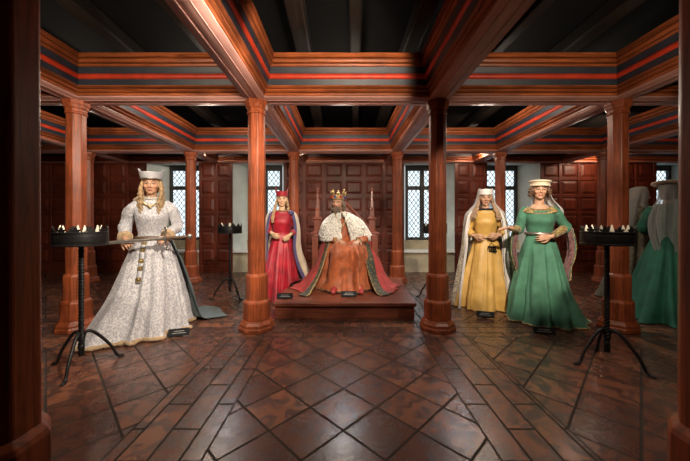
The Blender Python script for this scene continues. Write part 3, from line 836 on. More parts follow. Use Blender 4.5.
cl = Loft([(1.395, 0, .02, .135, .085, 0), (1.37, 0, .01, .20, .12, .0), (1.30, 0, .01, .245, .15, .01), (1.1, 0, .01, .285, .19, .02), (.8, .0, .03, .29, .20, .05), (.5, .03, .05, .34, .23, .07), (.28, .06, .07, .42, .28, .07), (.235, .07, .08, .44, .30, .07)], 5, (5, 9, 14))
A0 = lambda v: -PI / 2 + .74 + .12 * v; A1 = lambda v: 1.5 * PI - .74 - .05 * v
mb = MB(); cl.arc(mb, A0, A1, 130, 60, mfn=lambda v, u: 1 if (u < .055 or u > .945) else 0); P(rl, mb, 'cloak', [M['cream_cloak'], M['purple']], s, True, .008)
mb = MB(); mb.ell((.155, -.085, 1.355), (.04, .03, .035), 10, 8); wrinkle(mb, .02, 30); P(rl, mb, 'cloak_clasp', M['purple'], s)
Mx = Mh
hat = MB()
def hatr(v, u):
    a = 2 * PI * u; horn = (abs(math.cos(a)) ** 10) * .07 * v ** 1.5
    return Mx @ V(((.086 + .010 * v) * math.cos(a), (.104 + .010 * v) * math.sin(a), .052 + .078 * v + horn))
hat.surf(hatr, 96, 14); hat.surf(lambda v, u: Mx @ V((.09 * v * math.cos(2 * PI * u), .108 * v * math.sin(2 * PI * u), .115)), 48, 3)
P(rl, hat, 'pointed_hat', M['red_velvet'], s, True, .008)
hm = MB(); hair_cap(hm, Mh, -.10)
for q in range(9):
    t = q / 8
    strand(hm, [(-.076, -.03 + .08 * t, 1.60), (-.09, -.04 + .06 * t, 1.50), (-.10 - .02 * t, -.06 + .04 * t, 1.42), (-.115 - .03 * t, -.105 + .03 * t, 1.33), (-.125 - .02 * t, -.125 + .02 * t, 1.20)], .014, .010, 5, ph=q)
for q in range(6):
    t = q / 5
    strand(hm, [(.078, -.03 + .09 * t, 1.60), (.088, -.02 + .08 * t, 1.50), (.09 + .02 * t, .02 + .05 * t, 1.42), (.10, .07, 1.33)], .013, .008, 4, ph=q)
P(rl, hm, 'hair', M['hair_blonde'], s)
# ============ the king, seated
kg = thing('person', 'crowned bearded king in white ermine cape and rust robe, seated on the throne', 'person', (.05, 4.60, .2), 0)
skinK = (.46, .25, .155)
mb = MB(); Mh = Matrix.Translation((-.135, -.05, 1.255)) @ Euler((.0, .05, -.35)).to_matrix().to_4x4() @ Matrix.Scale(1.04, 4)
TK = [(.46, .18, .13, .02, 0), (.60, .17, .13, .02, 0), (.75, .165, .12, .02, -.01), (.90, .18, .12, .02, -.03), (1.0, .19, .10, .015, -.045), (1.05, .14, .07, .01, -.06), (1.09, .07, .06, .0, -.07)]
mb.surf(lambda v, u: (spline([t[4] for t in TK], v) + spline([t[1] for t in TK], v) * math.cos(2 * PI * u), spline([t[3] for t in TK], v) + spline([t[2] for t in TK], v) * math.sin(2 * PI * u), spline([t[0] for t in TK], v)), 40, 30)
mb.ell((0, .02, .52), (.18, .14, .08)); mb.chain([(-.06, .0, 1.03), (-.10, -.02, 1.12), (-.13, -.03, 1.22)], [.075, .06, .058], 16)
add_head(mb, Mh, True)
armsK = {-1: ((-.235, .02, .985), (-.33, -.03, .72), (-.13, -.27, .695), (.45, -.75, -.05), (.2, .1, -1), .3),
         1: ((.15, .02, .985), (.31, -.05, .73), (.16, -.30, .69), (-.25, -.85, -.05), (.0, .1, -1), .3)}
for sx in (-1, 1):
    mb.chain([(sx * .10, -.02, .53), (sx * .15, -.36, .50), (sx * .155, -.36, .09)], [.08, .055, .04], 14)
    mb.chain([(sx * .165, -.40, .05), (sx * .18, -.54, .035), (sx * .19, -.60, .03)], [.04, .036, .028], 10)
    S, E, W, d, n, cu = armsK[sx]
    mb.chain([S, E], [.058, .044], 14); mb.chain([E, V(E).lerp(V(W), .4), W], [.044, .04, .03], 14)
    hand(mb, V(W) + V(d).normalized() * .015, d, n, 1 if sx > 0 else -1, cu, 1.08)
finish_body(kg, mb, Mh, Matrix.Identity(4), skinK, (.27, .08, .06), (.03, .02, .015), (.02, .015, .012))
def hookK(p, v, th):
    f = max(0, -math.sin(th))
    for sx in (-1, 1):      # the two knees push the cloth up and out
        a = FRONT + sx * .42; g = gau(math.atan2(math.sin(th - a), math.cos(th - a)), .36)
        p = p + V((sx * .012, -.055, .025)) * g * gau(p.z - .50, .22)
    g = gau(math.atan2(math.sin(th - FRONT), math.cos(th - FRONT)), .25)
    p = p + V((0, .06, -.02)) * g * gau(p.z - .45, .25)
    return p
kr = Loft([(1.07, -.06, 0, .085, .075, 0), (1.02, -.05, .01, .19, .11, 0), (.9, -.03, .01, .20, .15, 0), (.78, -.01, .0, .20, .16, .01), (.70, 0, -.03, .22, .20, .02), (.655, 0, -.10, .26, .27, .025), (.61, 0, -.145, .285, .315, .03), (.53, 0, -.165, .30, .335, .05), (.38, 0, -.165, .315, .335, .07), (.2, 0, -.165, .35, .355, .075), (.06, 0, -.17, .41, .395, .085), (.015, 0, -.17, .44, .415, .09)], 21, (8, 13, 19), hookK)
mb = MB(); kr.mesh(mb, 190, 84); wrinkle(mb, .014, 7); wrinkle(mb, .005, 20); P(kg, mb, 'robe', M['orange_velvet'])
mb = MB(); kr.arc(mb, PI + .1, 2 * PI - .1, 120, 6, None, .955, 1.0, .008); P(kg, mb, 'brocade_hem', M['green_gold'], 1, True, .006)
# red mantle, its dark green brocade facing turned outwards along both edges
def hookM(p, v, th):
    if p.z < .45:
        k = (1 - p.z / .45) ** 2; c = math.cos(th)
        p = p + V((.05 * k * c - (.05 * k if c < 0 else 0), -.15 * k * max(0, .4 - math.sin(th)), 0))
    return p
mn = Loft([(.99, -.03, .03, .26, .13, 0), (.86, -.02, .03, .32, .17, .0), (.72, 0, .0, .37, .24, .02), (.58, 0, -.05, .41, .31, .04), (.40, 0, -.12, .48, .34, .05), (.2, 0, -.15, .55, .37, .06), (.06, 0, -.17, .62, .40, .06), (.022, 0, -.175, .66, .42, .06), (.014, 0, -.18, .72, .45, .06)], 33, (5, 9, 14), hookM)
A0 = lambda v: FRONT + .72 - .10 * v; A1 = lambda v: FRONT + 2 * PI - .72 + .10 * v
def mm(v, u):
    e = min(u, 1 - u)
    if v < .30: return 0
    return 2 if (.062 < e < .066 or e < .005) else 1 if e < .062 else 0
mb = MB(); mn.arc(mb, A0, A1, 170, 70, mm); P(kg, mb, 'mantle', [M['red_mantle'], M['green_gold'], M['gold_trim']], 1, True, .008)
# ermine cape
er = Loft([(1.115, -.085, -.01, .085, .085, 0), (1.08, -.075, -.01, .15, .115, 0), (1.03, -.06, 0, .235, .15, .01), (.95, -.05, 0, .31, .185, .015), (.86, -.035, -.01, .355, .215, .02), (.76, -.02, -.015, .39, .235, .025), (.70, -.015, -.02, .40, .24, .03)], 41, (6, 11, 17))
E0 = lambda v: FRONT + .10 + .10 * v; E1 = lambda v: FRONT + 2 * PI - .10 - .08 * v
mb = MB(); er.arc(mb, E0, E1, 150, 50); wrinkle(mb, .02, 14); wrinkle(mb, .012, 40)
rr = random.Random(9)
for i in range(5200):      # fur tufts
    v = rr.random() ** .8; u = rr.random(); th = E0(v) + (E1(v) - E0(v)) * u
    if math.sin(th) > .55: continue
    p = er.at(v, th, rr.uniform(-.004, .012)); o = V((math.cos(th), math.sin(th), 0))
    t = o.cross(V((0, 0, 1))); tip = p + o * rr.uniform(.008, .022) + V((0, 0, -rr.uniform(.018, .035))) + t * rr.uniform(-.014, .014)
    w = .006; k = len(mb.v); mb.v += [tuple(p + t * w), tuple(p - t * w), tuple(p + o * w + V((0, 0, w))), tuple(tip)]
    mb.face((k, k + 2, k + 3)); mb.face((k + 2, k + 1, k + 3)); mb.face((k + 1, k, k + 3))
P(kg, mb, 'ermine_cape', M['fur_white'], 1, True, .012)
for sx in (-1, 1):
    S, E, W = (V(q) for q in armsK[sx][:3])
    sleeve(kg, 1, [S, S.lerp(E, .5), E, E.lerp(W, .5), E.lerp(W, .93)], [.07, .075, .07, .06, .045], M['orange_velvet'], seed=sx + 7, amp=.014)
    mb = MB(); mb.tube([E.lerp(W, .84), E.lerp(W, .95)], [.05, .05], 16, 2); P(kg, mb, 'cuff', M['gold_trim'])
    mb = MB(); mb.tube([(sx * .165, -.40, .055), (sx * .172, -.47, .052), (sx * .182, -.56, .042), (sx * .19, -.645, .03)], [.05, .048, .044, .026], 14, 4); P(kg, mb, 'shoe', M['shoe'])
mb = MB()
for j in range(15):
    u = j / 14 * 2 - 1; mb.ell((-.085 + u * .085, -.12 - .075 * (1 - u * u), 1.10 - .20 * (1 - u * u)), (.013, .010, .013), 8, 6)
mb.ell((-.085, -.195, .885), (.026, .014, .032), 10, 8)
mb.tube([(-.085 + (j / 14 * 2 - 1) * .085, -.12 - .075 * (1 - (j / 14 * 2 - 1) ** 2), 1.10 - .20 * (1 - (j / 14 * 2 - 1) ** 2)) for j in range(15)], .007, 6); P(kg, mb, 'chain_of_office', M['gold'])
hm = MB(); hair_cap(hm, Mh, -.095, 1.10, .05)
rr = random.Random(12)
for sx in (-1, 1):
    for q in range(10):
        t = q / 9
        pts = [Mh @ V((sx * .076, -.025 + .10 * t, .03)), Mh @ V((sx * .090, -.02 + .09 * t, -.04)), Mh @ V((sx * .092, -.01 + .08 * t, -.10)), Mh @ V((sx * (.085 + .03 * rr.random()), .0 + .07 * t, -.155))]
        strand(hm, pts, .015, .007, 3, ph=q)
P(kg, hm, 'hair', M['hair_grey'])
bm_ = MB()
for q in range(60):
    u = rr.uniform(-1, 1); t = rr.random()
    x = .056 * u; y = -.083 + .05 * u * u; z = -.045 - .055 * t * (1 - .3 * u * u)
    if abs(x) < .018 and z > -.072: continue
    bm_.tube([Mh @ V((x, y + .01, z)), Mh @ V((x * 1.02, y - .012, z - .018)), Mh @ V((x * .85, y - .006, z - .05))], [.006, .009, .003], 6, 3)
for sx in (-1, 1): bm_.tube([Mh @ V((0, -.096, -.047)), Mh @ V((sx * .018, -.093, -.050)), Mh @ V((sx * .034, -.078, -.066))], [.004, .0075, .003], 6, 4)
P(kg, bm_, 'beard', M['hair_grey'])
# crown
cr = MB()
cr.surf(lambda v, u: Mh @ V(((.084 + .010 * v) * math.cos(2 * PI * u), (.102 + .010 * v) * math.sin(2 * PI * u), .062 + .05 * v)), 64, 4)
for zz, r in ((.062, .085), (.112, .095)): cr.tube([Mh @ V((r * math.cos(2 * PI * j / 48), (r + .018) * math.sin(2 * PI * j / 48), zz)) for j in range(48)], .006, 6, closed=True)
for k in range(8):
    a = 2 * PI * k / 8 + PI / 8; c, sn = math.cos(a), math.sin(a); tx, ty = -sn, c
    B = lambda w, z, o=0: Mh @ V(((.096 + o) * c + tx * w, (.114 + o) * sn + ty * w, z))
    hh = .075 if k % 2 else .05
    cr.tube([B(0, .11), B(0, .112 + hh, .012)], [.010, .006], 6); cr.ell(B(0, .118 + hh, .013), .011, 8, 6)
    for q in (-1, 1): cr.ell(B(q * .016, .112 + hh * .62, .009), .010, 8, 6)
crown = P(kg, cr, 'crown', M['gold'], 1, True, .004)
for k in range(8):
    a = 2 * PI * k / 8; mb = MB(); mb.ell(Mh @ V((.094 * math.cos(a), .112 * math.sin(a), .088)), .0165, 10, 8); g = P(crown, mb, 'gem', M['gem_red' if k % 2 else 'gem_blue']); g['label'] = ('red' if k % 2 else 'blue') + ' gemstone'

# ============ woman in gold
s = .965
gl = thing('person', 'standing woman in mustard gold gown, white veil and long beige cloak', 'person', (1.97, 4.14, 0), -.33)
armsG = {-1: ((-.155, 0, 1.345), (-.225, .02, 1.10), (-.175, -.155, 1.025), (.62, -.45, -.10), (0.2, 1, .2), .4),
         1: ((.155, 0, 1.345), (.225, .02, 1.11), (.165, -.16, 1.04), (-.70, -.42, -.05), (0, 1, .2), .35)}
Mh, xf = standing_body(gl, s, armsG, (0, -.02, 1.56, .02, .08, .0), skin=(.44, .25, .155))
gg = Loft([(1.40, 0, .0, .11, .078, 0), (1.375, 0, 0, .140, .085, 0), (1.34, 0, 0, .172, .09, 0), (1.28, 0, -.01, .167, .118, 0), (1.20, 0, -.02, .158, .134, 0), (1.10, 0, -.01, .140, .108, 0), (1.02, 0, 0, .136, .106, .0), (.92, 0, 0, .168, .138, .015), (.75, 0, -.01, .215, .18, .05), (.45, -.01, -.02, .275, .235, .075), (.2, -.02, -.03, .32, .28, .09), (.05, -.02, -.03, .345, .305, .095), (.012, -.02, -.03, .35, .315, .10)], 52, (6, 11, 16))
mb = MB(); gg.mesh(mb, 190, 84); wrinkle(mb, .007, 9); P(gl, mb, 'gown', M['gold_cloth'], s)
for sx in (-1, 1):
    S, E, W = (V(q) for q in armsG[sx][:3])
    sleeve(gl, s, [S + V((-sx * .03, 0, .0)), S.lerp(E, .3), E, E.lerp(W, .5), E.lerp(W, .95)], [.058, .064, .058, .05, .036], M['gold_cloth'], seed=sx, amp=.014)
mb = MB(); gg.hoop(mb, .03, .016, off=.004)
for j in range(28): mb.ell(gg.at(.045, 2 * PI * j / 28, .012), .011, 8, 6)
P(gl, mb, 'studded_collar', M['iron'], s)
mb = MB(); vz = gg.vz(.99); gg.hoop(mb, vz, .017, off=.004)
for j in range(30): mb.ell(gg.at(vz, 2 * PI * j / 30, .02), .012, 8, 6)
bl = P(gl, mb, 'belt', M['steel'], s)
mb = MB(); p = gg.at(gg.vz(.98), FRONT + .32, .02)
mb.tube([p, p + V((.01, -.02, -.06))], .004, 6); mb.tube([p + V((.01 + .025 * math.cos(a / 8 * 2 * PI), -.03, -.085 + .025 * math.sin(a / 8 * 2 * PI))) for a in range(8)], .004, 6, closed=True)
for q in range(5):
    o = p + V((-.03 + .02 * q, -.032, -.11)); mb.tube([o, o + V((.006 * (q - 2), -.004, -.075 + .012 * abs(q - 2)))], .0065, 6); mb.ell(o, (.013, .006, .013), 8, 6); mb.box(o + V((.012, -.004, -.062)), (.022, .006, .018))
P(gl, mb, 'bunch_of_keys', M['iron'], s)
cl = Loft([(1.405, 0, .02, .135, .09, 0), (1.37, 0, .015, .205, .125, .0), (1.29, 0, .01, .255, .16, .01), (1.1, 0, .01, .295, .20, .025), (.8, .0, .02, .32, .23, .05), (.5, -.01, .02, .36, .28, .06), (.2, -.01, .0, .41, .34, .07), (.04, .0, -.01, .44, .37, .075), (.012, .0, -.01, .45, .38, .08)], 55, (5, 9, 13))
A0 = lambda v: FRONT + .95 - .25 * v; A1 = lambda v: FRONT + 2 * PI - 1.02 + .16 * v
mb = MB(); cl.arc(mb, A0, A1, 140, 64); P(gl, mb, 'cloak', M['knit'], s, True, .008)
# white satin lining: turned back along the edges and inside
mb = MB(); cl.arc(mb, lambda v: A0(v) - .015, lambda v: A1(v) + .015, 140, 64, off=-.010); ln = P(gl, mb, 'cloak_lining', M['white_satin'], s, True, .004)
mb = MB(); cl.arc(mb, lambda v: A0(v) - .02, lambda v: A0(v) + .06 + .34 * v, 20, 50, v0=.14, off=.010); cl.arc(mb, lambda v: A1(v) - .06 - .26 * v, lambda v: A1(v) + .02, 20, 50, v0=.12, off=.010)
tb_ = P(gl, mb, 'turned_back_lining', M['white_satin'], s, True, .006); tb_['label'] = 'white satin lining'
hm = MB(); hair_cap(hm, Mh, -.10)
rr = random.Random(5)
for sx in (-1, 1):
    for q in range(12):
        t = q / 11
        strand(hm, [(sx * .077, -.035 + .09 * t, 1.60), (sx * .092, -.035 + .07 * t, 1.50), (sx * (.105 + .03 * t), -.06 + .04 * t, 1.42), (sx * (.125 + .05 * t), -.115 + .06 * t, 1.345), (sx * (.14 + .07 * t), -.135 + .06 * t, 1.24 + .04 * rr.random())], .018, .011, 4, ph=rr.random() * 6)
P(gl, hm, 'hair', M['hair_light'], s)
cp = MB(); cp.surf(lambda v, u: Mh @ V(((.084 + .004 * v) * math.cos(2 * PI * u), (.103 + .004 * v) * math.sin(2 * PI * u), .05 + .072 * v)), 48, 5); cp.surf(lambda v, u: Mh @ V((.087 * v * math.cos(2 * PI * u), .106 * v * math.sin(2 * PI * u), .122 + .006 * (1 - v))), 48, 4)
cp.tube([Mh @ V((.086 * math.cos(2 * PI * j / 48), .105 * math.sin(2 * PI * j / 48), .054)) for j in range(48)], .006, 6, closed=True)
P(gl, cp, 'cap', M['white_satin'], s, True, .004)
vl = Loft([(1.692, 0, -.02, .082, .10, 0), (1.66, 0, -.02, .092, .112, .0), (1.58, 0, -.01, .100, .115, .03), (1.48, 0, 0, .125, .12, .05), (1.40, 0, .02, .19, .14, .05), (1.32, 0, .03, .25, .165, .05), (1.15, 0, .04, .285, .20, .05)], 58, (5, 9, 14))
mb = MB(); vl.arc(mb, lambda v: FRONT + .85 + .25 * v, lambda v: FRONT + 2 * PI - .85 - .25 * v, 90, 40, off=.012); P(gl, mb, 'veil', M['veil'], s, True)

# ============ woman in green
s = .99
gn = thing('person', 'standing woman in plain green gown and cream pillbox hat, facing the viewer', 'person', (2.39, 3.64, 0), -.36)
armsN = {-1: ((-.155, 0, 1.335), (-.225, -.03, 1.09), (-.335, -.21, 1.115), (-.75, -.55, .05), (.1, -.1, -1), .22),
         1: ((.155, 0, 1.335), (.28, .02, 1.12), (.09, -.17, 1.02), (-.85, -.20, -.10), (.1, 1, 0), .22)}
Mh, xf = standing_body(gn, s, armsN, (0, -.02, 1.575, -.03, .0, .05), skin=(.46, .25, .15))
def hookN(p, v, th):
    if p.z < .45:
        k = (1 - p.z / .45) ** 2; p = p + V((.10, -.02, 0)) * k * max(0, math.cos(th - .1)) ** 2
    return p
gN = Loft([(1.322, 0, -.006, .180, .108, 0), (1.305, 0, -.008, .178, .114, 0), (1.28, 0, -.01, .170, .12, 0), (1.20, 0, -.022, .160, .138, 0), (1.12, 0, -.01, .142, .112, 0), (1.04, 0, 0, .138, .106, .0), (.95, 0, 0, .165, .132, .01), (.84, 0, 0, .20, .165, .03), (.6, 0, -.01, .255, .22, .06), (.35, 0, -.02, .315, .28, .075), (.15, .01, -.03, .355, .33, .085), (.04, .01, -.03, .375, .355, .09), (.012, .01, -.03, .385, .365, .095)], 61, (6, 10, 16), hookN)
mb = MB(); gN.mesh(mb, 190, 84); wrinkle(mb, .007, 9); P(gn, mb, 'gown', M['green_cloth'], s)
mb = MB(); gN.hoop(mb, .985, .009, off=.004, n=160); P(gn, mb, 'gold_hem', M['gold_trim'], s)
mb = MB(); ya = Loft([(1.378, 0, .0, .138, .078, 0), (1.365, 0, 0, .165, .094, 0), (1.335, 0, -.010, .190, .116, 0), (1.318, 0, -.012, .194, .124, 0)], 1, hook=lambda p, v, th: p + V((0, .006, -.035)) * max(0, -math.sin(th)) ** 2); ya.mesh(mb, 64, 8); P(gn, mb, 'gilt_neckline', M['gold_trim'], s, True, .006)
mb = MB(); vz = gN.vz(1.045); gN.hoop(mb, vz, .022, off=.003); P(gn, mb, 'belt', M['steel'], s)
for sx in (-1, 1):
    S, E, W = (V(q) for q in armsN[sx][:3])
    sleeve(gn, s, [S + V((-sx * .04, 0, .005)), S + V((sx * .01, 0, -.03)), S.lerp(E, .5), E, E.lerp(W, .18)], [.052, .060, .055, .052, .050], M['green_cloth'], seed=sx, amp=.012)
    sleeve(gn, s, [E.lerp(W, .05), E.lerp(W, .5), E.lerp(W, .96)], [.046, .042, .034], M['gold_trim'], 'under_sleeve', seed=sx + 2, amp=.006)
    # long open hanging sleeve
    top = E + V((sx * .015, .02, .0))
    def hs(v, u, top=top, sx=sx):
        a = (u - .5) * 2; z = -.62 * v; w = .055 + .075 * v
        return top + V((sx * (.02 + .045 * math.sin(PI * min(1, v * 1.3)) - .02 * v) + sx * .022 * math.cos(a * 7 + v), a * w + .05 * v, z - .10 * (1 - abs(a)) * v))
    mb = MB(); mb.surf(hs, 24, 40, False, 0, lambda v, u: 1 if (u < .06 or u > .94 or v > .97) else 0); P(gn, mb, 'hanging_sleeve', [M['green_cloth'], M['gold_trim']], s, True, .006)
    def hs2(v, u, sx=sx): return hs(v, .04 + u * .92) + V((-sx * .018, -.012, -.02 * v))
    mb = MB(); mb.surf(hs2, 24, 40, False); hl = P(gn, mb, 'sleeve_lining', M['burgundy'], s, True, .006); hl['label'] = 'burgundy brocade lining'
hm = MB(); hair_cap(hm, Mh, -.085)
for sx in (-1, 1):
    for q in range(9):
        c = Mh @ V((sx * (.084 + .008 * (q % 2)), -.055 + .017 * q, -.005 - .03 * ((q * 2) % 3) / 2))
        hm.ell(c, (.017, .018, .022), 8, 6)
        strand(hm, [c + V((0, 0, .05)), c + V((sx * .012, 0, 0)), c + V((sx * .004, -.005, -.045))], .012, .010, 2, ph=q)
P(gn, hm, 'hair', M['hair_brown'], s)
def pillbox(Mx):
    cp = MB(); cp.surf(lambda v, u: Mx @ V(((.094 + .012 * v) * math.cos(2 * PI * u), (.112 + .012 * v) * math.sin(2 * PI * u), .052 + .058 * v)), 56, 6)
    cp.surf(lambda v, u: Mx @ V((.106 * v * math.cos(2 * PI * u), .124 * v * math.sin(2 * PI * u), .110 + .008 * (1 - v))), 56, 4)
    for z, r in ((.056, .096), (.106, .107)): cp.tube([Mx @ V((r * math.cos(2 * PI * j / 56), (r + .018) * math.sin(2 * PI * j / 56), z)) for j in range(56)], .010, 8, closed=True)
    return cp
P(gn, pillbox(Mh), 'pillbox_hat', M['cream_felt'], s, True, .004)
vl = Loft([(1.65, 0, -.01, .098, .118, 0), (1.58, .01, .0, .098, .118, .03), (1.48, .03, .03, .115, .11, .05), (1.40, .06, .06, .15, .09, .05), (1.33, .08, .075, .18, .085, .06), (1.18, .08, .10, .19, .08, .06)], 68, (5, 9, 14))
mb = MB(); vl.arc(mb, FRONT + 1.35, FRONT + 2 * PI - 2.2, 60, 36, off=.006); P(gn, mb, 'veil', M['veil'], s, True)

# ============ two figures at the right, seen from behind and from the side
s = 1.0
armsB = {-1: ((-.155, 0, 1.345), (-.22, .0, 1.10), (-.13, -.18, 1.03), (.7, -.4, -.05), (0, 1, .2), .35),
         1: ((.155, 0, 1.345), (.22, .0, 1.10), (.13, -.18, 1.03), (-.7, -.4, -.05), (0, 1, .2), .35)}
bk = thing('person', 'figure seen from behind in deep green gown, flat hat and grey veil', 'person', (4.06, 3.72, 0), 2.25)
Mh, xf = standing_body(bk, s, armsB, (0, -.02, 1.535, 0, .0, .0))
gB = Loft([(1.40, 0, .0, .11, .078, 0), (1.35, 0, 0, .178, .094, 0), (1.28, 0, -.01, .170, .12, 0), (1.20, 0, -.02, .160, .136, 0), (1.10, 0, -.01, .142, .112, 0), (1.03, 0, 0, .136, .106, .0), (.92, 0, .01, .172, .14, .02), (.7, 0, .04, .235, .21, .06), (.4, 0, .09, .31, .31, .09), (.15, 0, .14, .37, .40, .10), (.04, 0, .16, .39, .44, .105), (.012, 0, .17, .40, .46, .11)], 71, (6, 11, 17))
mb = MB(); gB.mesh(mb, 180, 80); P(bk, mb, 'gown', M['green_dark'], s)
for sx in (-1, 1):
    S, E, W = (V(q) for q in armsB[sx][:3])
    sleeve(bk, s, [S + V((-sx * .03, 0, .0)), S.lerp(E, .3), E, E.lerp(W, .5), E.lerp(W, .95)], [.056, .066, .064, .06, .05], M['green_dark'], seed=sx, amp=.014)
hm = MB(); hair_cap(hm, Mh, -.10); P(bk, hm, 'hair', M['hair_brown'], s)
ft = MB(); ft.surf(lambda v, u: Mh @ V(((.10 + .06 * v) * math.cos(2 * PI * u), (.12 + .06 * v) * math.sin(2 * PI * u), .085 + .035 * v + .03 * math.sin(2 * PI * u))), 56, 4); ft.surf(lambda v, u: Mh @ V((.16 * v * math.cos(2 * PI * u), .18 * v * math.sin(2 * PI * u), .12 + .006 * (1 - v) + .03 * v * math.sin(2 * PI * u))), 56, 4)
P(bk, ft, 'flat_hat', M['cream_felt'], s, True, .006)
vB = Loft([(1.635, 0, 0, .088, .108, 0), (1.55, 0, .01, .086, .105, .03), (1.44, 0, .03, .092, .10, .10), (1.36, 0, .04, .135, .11, .12), (1.22, 0, .06, .15, .125, .14), (1.08, 0, .09, .135, .12, .16), (.90, 0, .12, .09, .10, .18)], 78, (5, 9, 14), lambda p, v, th: p + V((0, 0, -.10 * v * math.sin(3 * th))))
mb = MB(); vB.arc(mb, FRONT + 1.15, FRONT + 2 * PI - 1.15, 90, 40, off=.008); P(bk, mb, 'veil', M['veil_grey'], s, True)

ok = thing('person', 'figure in dark olive cloak and pale veil with face in profile', 'person', (4.38, 4.42, 0), 1.05)
Mh, xf = standing_body(ok, s, armsB, (0, -.02, 1.555, .1, .05, .0), skin=(.5, .3, .2))
mb = MB(); gO = Loft([(1.40, 0, .0, .10, .076, 0), (1.35, 0, 0, .175, .092, 0), (1.20, 0, -.02, .158, .134, 0), (1.03, 0, 0, .136, .106, .0), (.92, 0, 0, .168, .138, .02), (.6, 0, -.01, .24, .21, .06), (.2, 0, -.02, .32, .29, .09), (.012, 0, -.02, .35, .32, .10)], 81)
gO.mesh(mb, 120, 50); P(ok, mb, 'gown', M['gold_cloth'], s)
for sx in (-1, 1):
    S, E, W = (V(q) for q in armsB[sx][:3])
    sleeve(ok, s, [S + V((-sx * .03, 0, .0)), S.lerp(E, .3), E, E.lerp(W, .5), E.lerp(W, .95)], [.056, .066, .064, .055, .04], M['gold_cloth'], seed=sx, amp=.014)
cl = Loft([(1.415, 0, .02, .13, .09, 0), (1.365, 0, .02, .205, .12, .0), (1.28, 0, .02, .245, .15, .01), (1.1, 0, .03, .275, .18, .03), (.8, .0, .03, .31, .22, .05), (.5, 0, .03, .36, .28, .06), (.2, 0, .03, .41, .36, .07), (.012, .0, .04, .45, .41, .08)], 85, (5, 9, 13))
mb = MB(); cl.arc(mb, FRONT + .7, FRONT + 2 * PI - .7, 120, 56); P(ok, mb, 'cloak', M['olive'], s, True, .008)
hm = MB(); hair_cap(hm, Mh, -.10)
for sx in (-1, 1):
    for q in range(8):
        t = q / 7; strand(hm, [(sx * .077, -.035 + .09 * t, 1.59), (sx * .092, -.03 + .07 * t, 1.50), (sx * (.11 + .02 * t), -.05 + .04 * t, 1.41), (sx * (.13 + .04 * t), -.10 + .05 * t, 1.32)], .017, .010, 4, ph=q)
P(ok, hm, 'hair', M['hair_light'], s)
vO = Loft([(1.695, 0, -.01, .008, .01, 0), (1.688, 0, -.01, .05, .06, 0), (1.66, 0, -.01, .085, .105, 0), (1.58, 0, 0, .100, .122, .03), (1.46, 0, .02, .135, .135, .05), (1.36, 0, .03, .20, .155, .06), (1.25, 0, .04, .245, .18, .06), (1.1, 0, .05, .27, .20, .06)], 88, (5, 9, 14))
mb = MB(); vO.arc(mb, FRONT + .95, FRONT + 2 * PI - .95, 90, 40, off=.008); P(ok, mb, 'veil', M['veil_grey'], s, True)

# ------------------------------------------------------------------ placards
def placard():
    t = thing('placard', '', 'sign')
    b = MB(); tilt = Matrix.Rotation(-.5, 3, 'X'); b.box((0, 0, .035), (.20, .012, .075), mat=tilt); b.build('plate', M['sign'], t, bevel=.003)
    b = MB(); b.prism([(0, 0, 0), (0, .05, 0), (0, .02, .05)], (-.03, .005, 0), (.06, 0, 0)); b.build('foot', M['sign'], t)
    for i, (w, z) in enumerate(((.10, .010), (.13, -.010))):
        b = MB(); b.box(V((0, 0, .035)) + tilt @ V((0, -.0065, z)), (w, .001, .004), mat=tilt); b.build('line_of_print', M['text'], t)
    return t
sg = placard()
for i, (x, y, z, rz, lb) in enumerate([(-1.70, 3.08, 0, .3, 'small dark placard on the floor at the hem of the white gown'),
                                   (-.74, 3.76, .2, .05, 'small dark placard on the left front of the platform'),
                                   (.07, 3.86, .2, 0, 'small dark placard on the platform at the feet of the king'),
                                   (1.74, 3.66, 0, -.3, 'small dark placard on the floor before the mustard gold gown'),
                                   (2.10, 3.12, 0, -.3, 'small dark placard on the floor before the plain green gown')]):
    if i == 0: sg.location = (x, y, z + .006); sg.rotation_euler = (0, 0, rz); sg['label'] = lb
    else: dup(sg, (x, y, z + .006), rz, lb)

# ------------------------------------------------------------------ light
w = bpy.data.worlds.new('overcast_sky'); scene.world = w; w.use_nodes = True
bg = w.node_tree.nodes['Background']; bg.inputs[0].default_value = (.86, .95, 1.0, 1); bg.inputs[1].default_value = .95
for k, (x0, x1) in enumerate(niches):
    L = bpy.data.lights.new('window_daylight', 'AREA'); L.shape = 'RECTANGLE'; L.size = x1 - x0 - .36; L.size_y = 1.86
    L.cycles.is_portal = True
    o = bpy.data.objects.new('window_daylight', L); C.objects.link(o); o.location = ((x0 + x1) / 2, WY + ND + .02, 1.63); o.rotation_euler = (-PI / 2, 0, 0)
def spot(name, loc, tgt, power, size, blend=.5, col=(1, .86, .70), r=.06):
    L = bpy.data.lights.new(name, 'SPOT'); L.energy = power; L.color = col; L.spot_size = size; L.spot_blend = blend; L.shadow_soft_size = r
    o = bpy.data.objects.new(name, L); C.objects.link(o); o.location = loc
    o.rotation_euler = (V(tgt) - V(loc)).to_track_quat('-Z', 'Y').to_euler(); return o
def fill_point(loc, power, col=(1, .84, .68), r=.12):  # unseen point light, added as soft fill inside the coffers
    L = bpy.data.lights.new('coffer_fill', 'POINT'); L.energy = power; L.color = col; L.shadow_soft_size = r
    o = bpy.data.objects.new('coffer_fill', L); C.objects.link(o); o.location = loc
WARM = (1, .80, .60)
spot('gallery_and_fill_spot', (-.05, 1.30, 2.46), (-2.3, 3.4, 1.05), 235, 1.25)
spot('gallery_and_fill_spot', (.6, 1.30, 2.46), (-.05, 4.4, 1.0), 235, .70)
spot('gallery_and_fill_spot', (-.5, 1.30, 2.46), (-1.0, 4.6, 1.1), 50, .45)
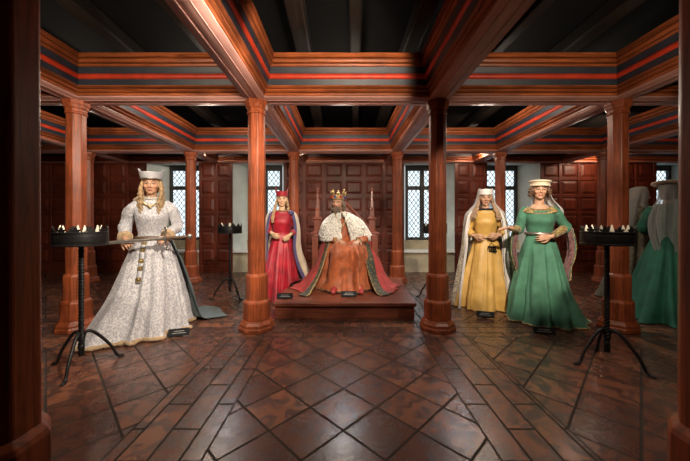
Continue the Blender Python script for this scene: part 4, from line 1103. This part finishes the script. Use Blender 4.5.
spot('gallery_and_fill_spot', (1.4, 1.30, 2.46), (2.2, 3.8, 1.1), 240, .70)
spot('gallery_and_fill_spot', (3.2, 1.6, 2.46), (4.1, 4.0, 1.0), 14, .9, .6)
spot('gallery_and_fill_spot', (.3, 1.3, 2.46), (1.05, 3.3, 1.3), 40, .5, .8)  # fill added to brighten the dark column at the platform corner
spot('gallery_and_fill_spot', (.5, 1.3, 2.46), (1.6, 4.15, 1.35), 45, .3, .6)
spot('gallery_and_fill_spot', (.2, 1.1, 2.2), (-.25, 3.1, 2.62), 130, .95, .25, WARM)
spot('gallery_and_fill_spot', (-1.9, 1.1, 2.2), (-2.2, 3.1, 2.60), 60, 1.1, .3, WARM)
spot('gallery_and_fill_spot', (2.1, 1.1, 2.2), (2.3, 3.1, 2.60), 40, 1.1, .3, WARM)
spot('floor_fill', (0, 1.7, 2.6), (0, 2.4, 0), 26, 2.0, .7)  # unseen wide spots added to brighten the foreground floor
spot('floor_fill', (-2, 1.7, 2.6), (-2.2, 2.7, 0), 52, 2.0, .7)
spot('floor_fill', (2.1, 1.7, 2.6), (2.1, 2.6, 0), 46, 2.0, .7)
for x in (-2.1, 0, 2.1): spot('floor_fill', (x, 5.3, 2.62), (x, 5.2, 0), 42, 2.2, .8, (.88, .95, 1))  # added cool fill, stands in for window daylight on the rear floor
for x, e in ((-4, 12), (-2, 18), (0, 14), (2.1, 15), (3.6, 7), (6, 3), (-6, 2)): fill_point((x, 4.5, 2.62), e)
for x, e in ((-5.0, 5), (-2.9, 26), (-.9, 17), (1.0, 16), (2.9, 17), (5.5, 18)): fill_point((x, 6.25, 2.60), e, (1, .70, .48))
cam = bpy.data.cameras.new('camera'); co_ = bpy.data.objects.new('camera', cam); C.objects.link(co_)
co_.location = (0, 0, 1.2); co_.rotation_euler = (PI / 2, 0, 0)
cam.sensor_width = 36; cam.lens = 298 / 690 * 36; cam.shift_x = 1.5 / 690; cam.shift_y = -10.5 / 690; cam.clip_start = .02
scene.camera = co_
scene.view_settings.view_transform = 'Standard'; scene.view_settings.look = 'None'; scene.view_settings.gamma = 1; scene.view_settings.use_curve_mapping = False
scene.view_settings.exposure = 1.1
scene.cycles.max_bounces = 8; scene.cycles.transparent_max_bounces = 16; scene.cycles.sample_clamp_indirect = 4; scene.cycles.caustics_reflective = False
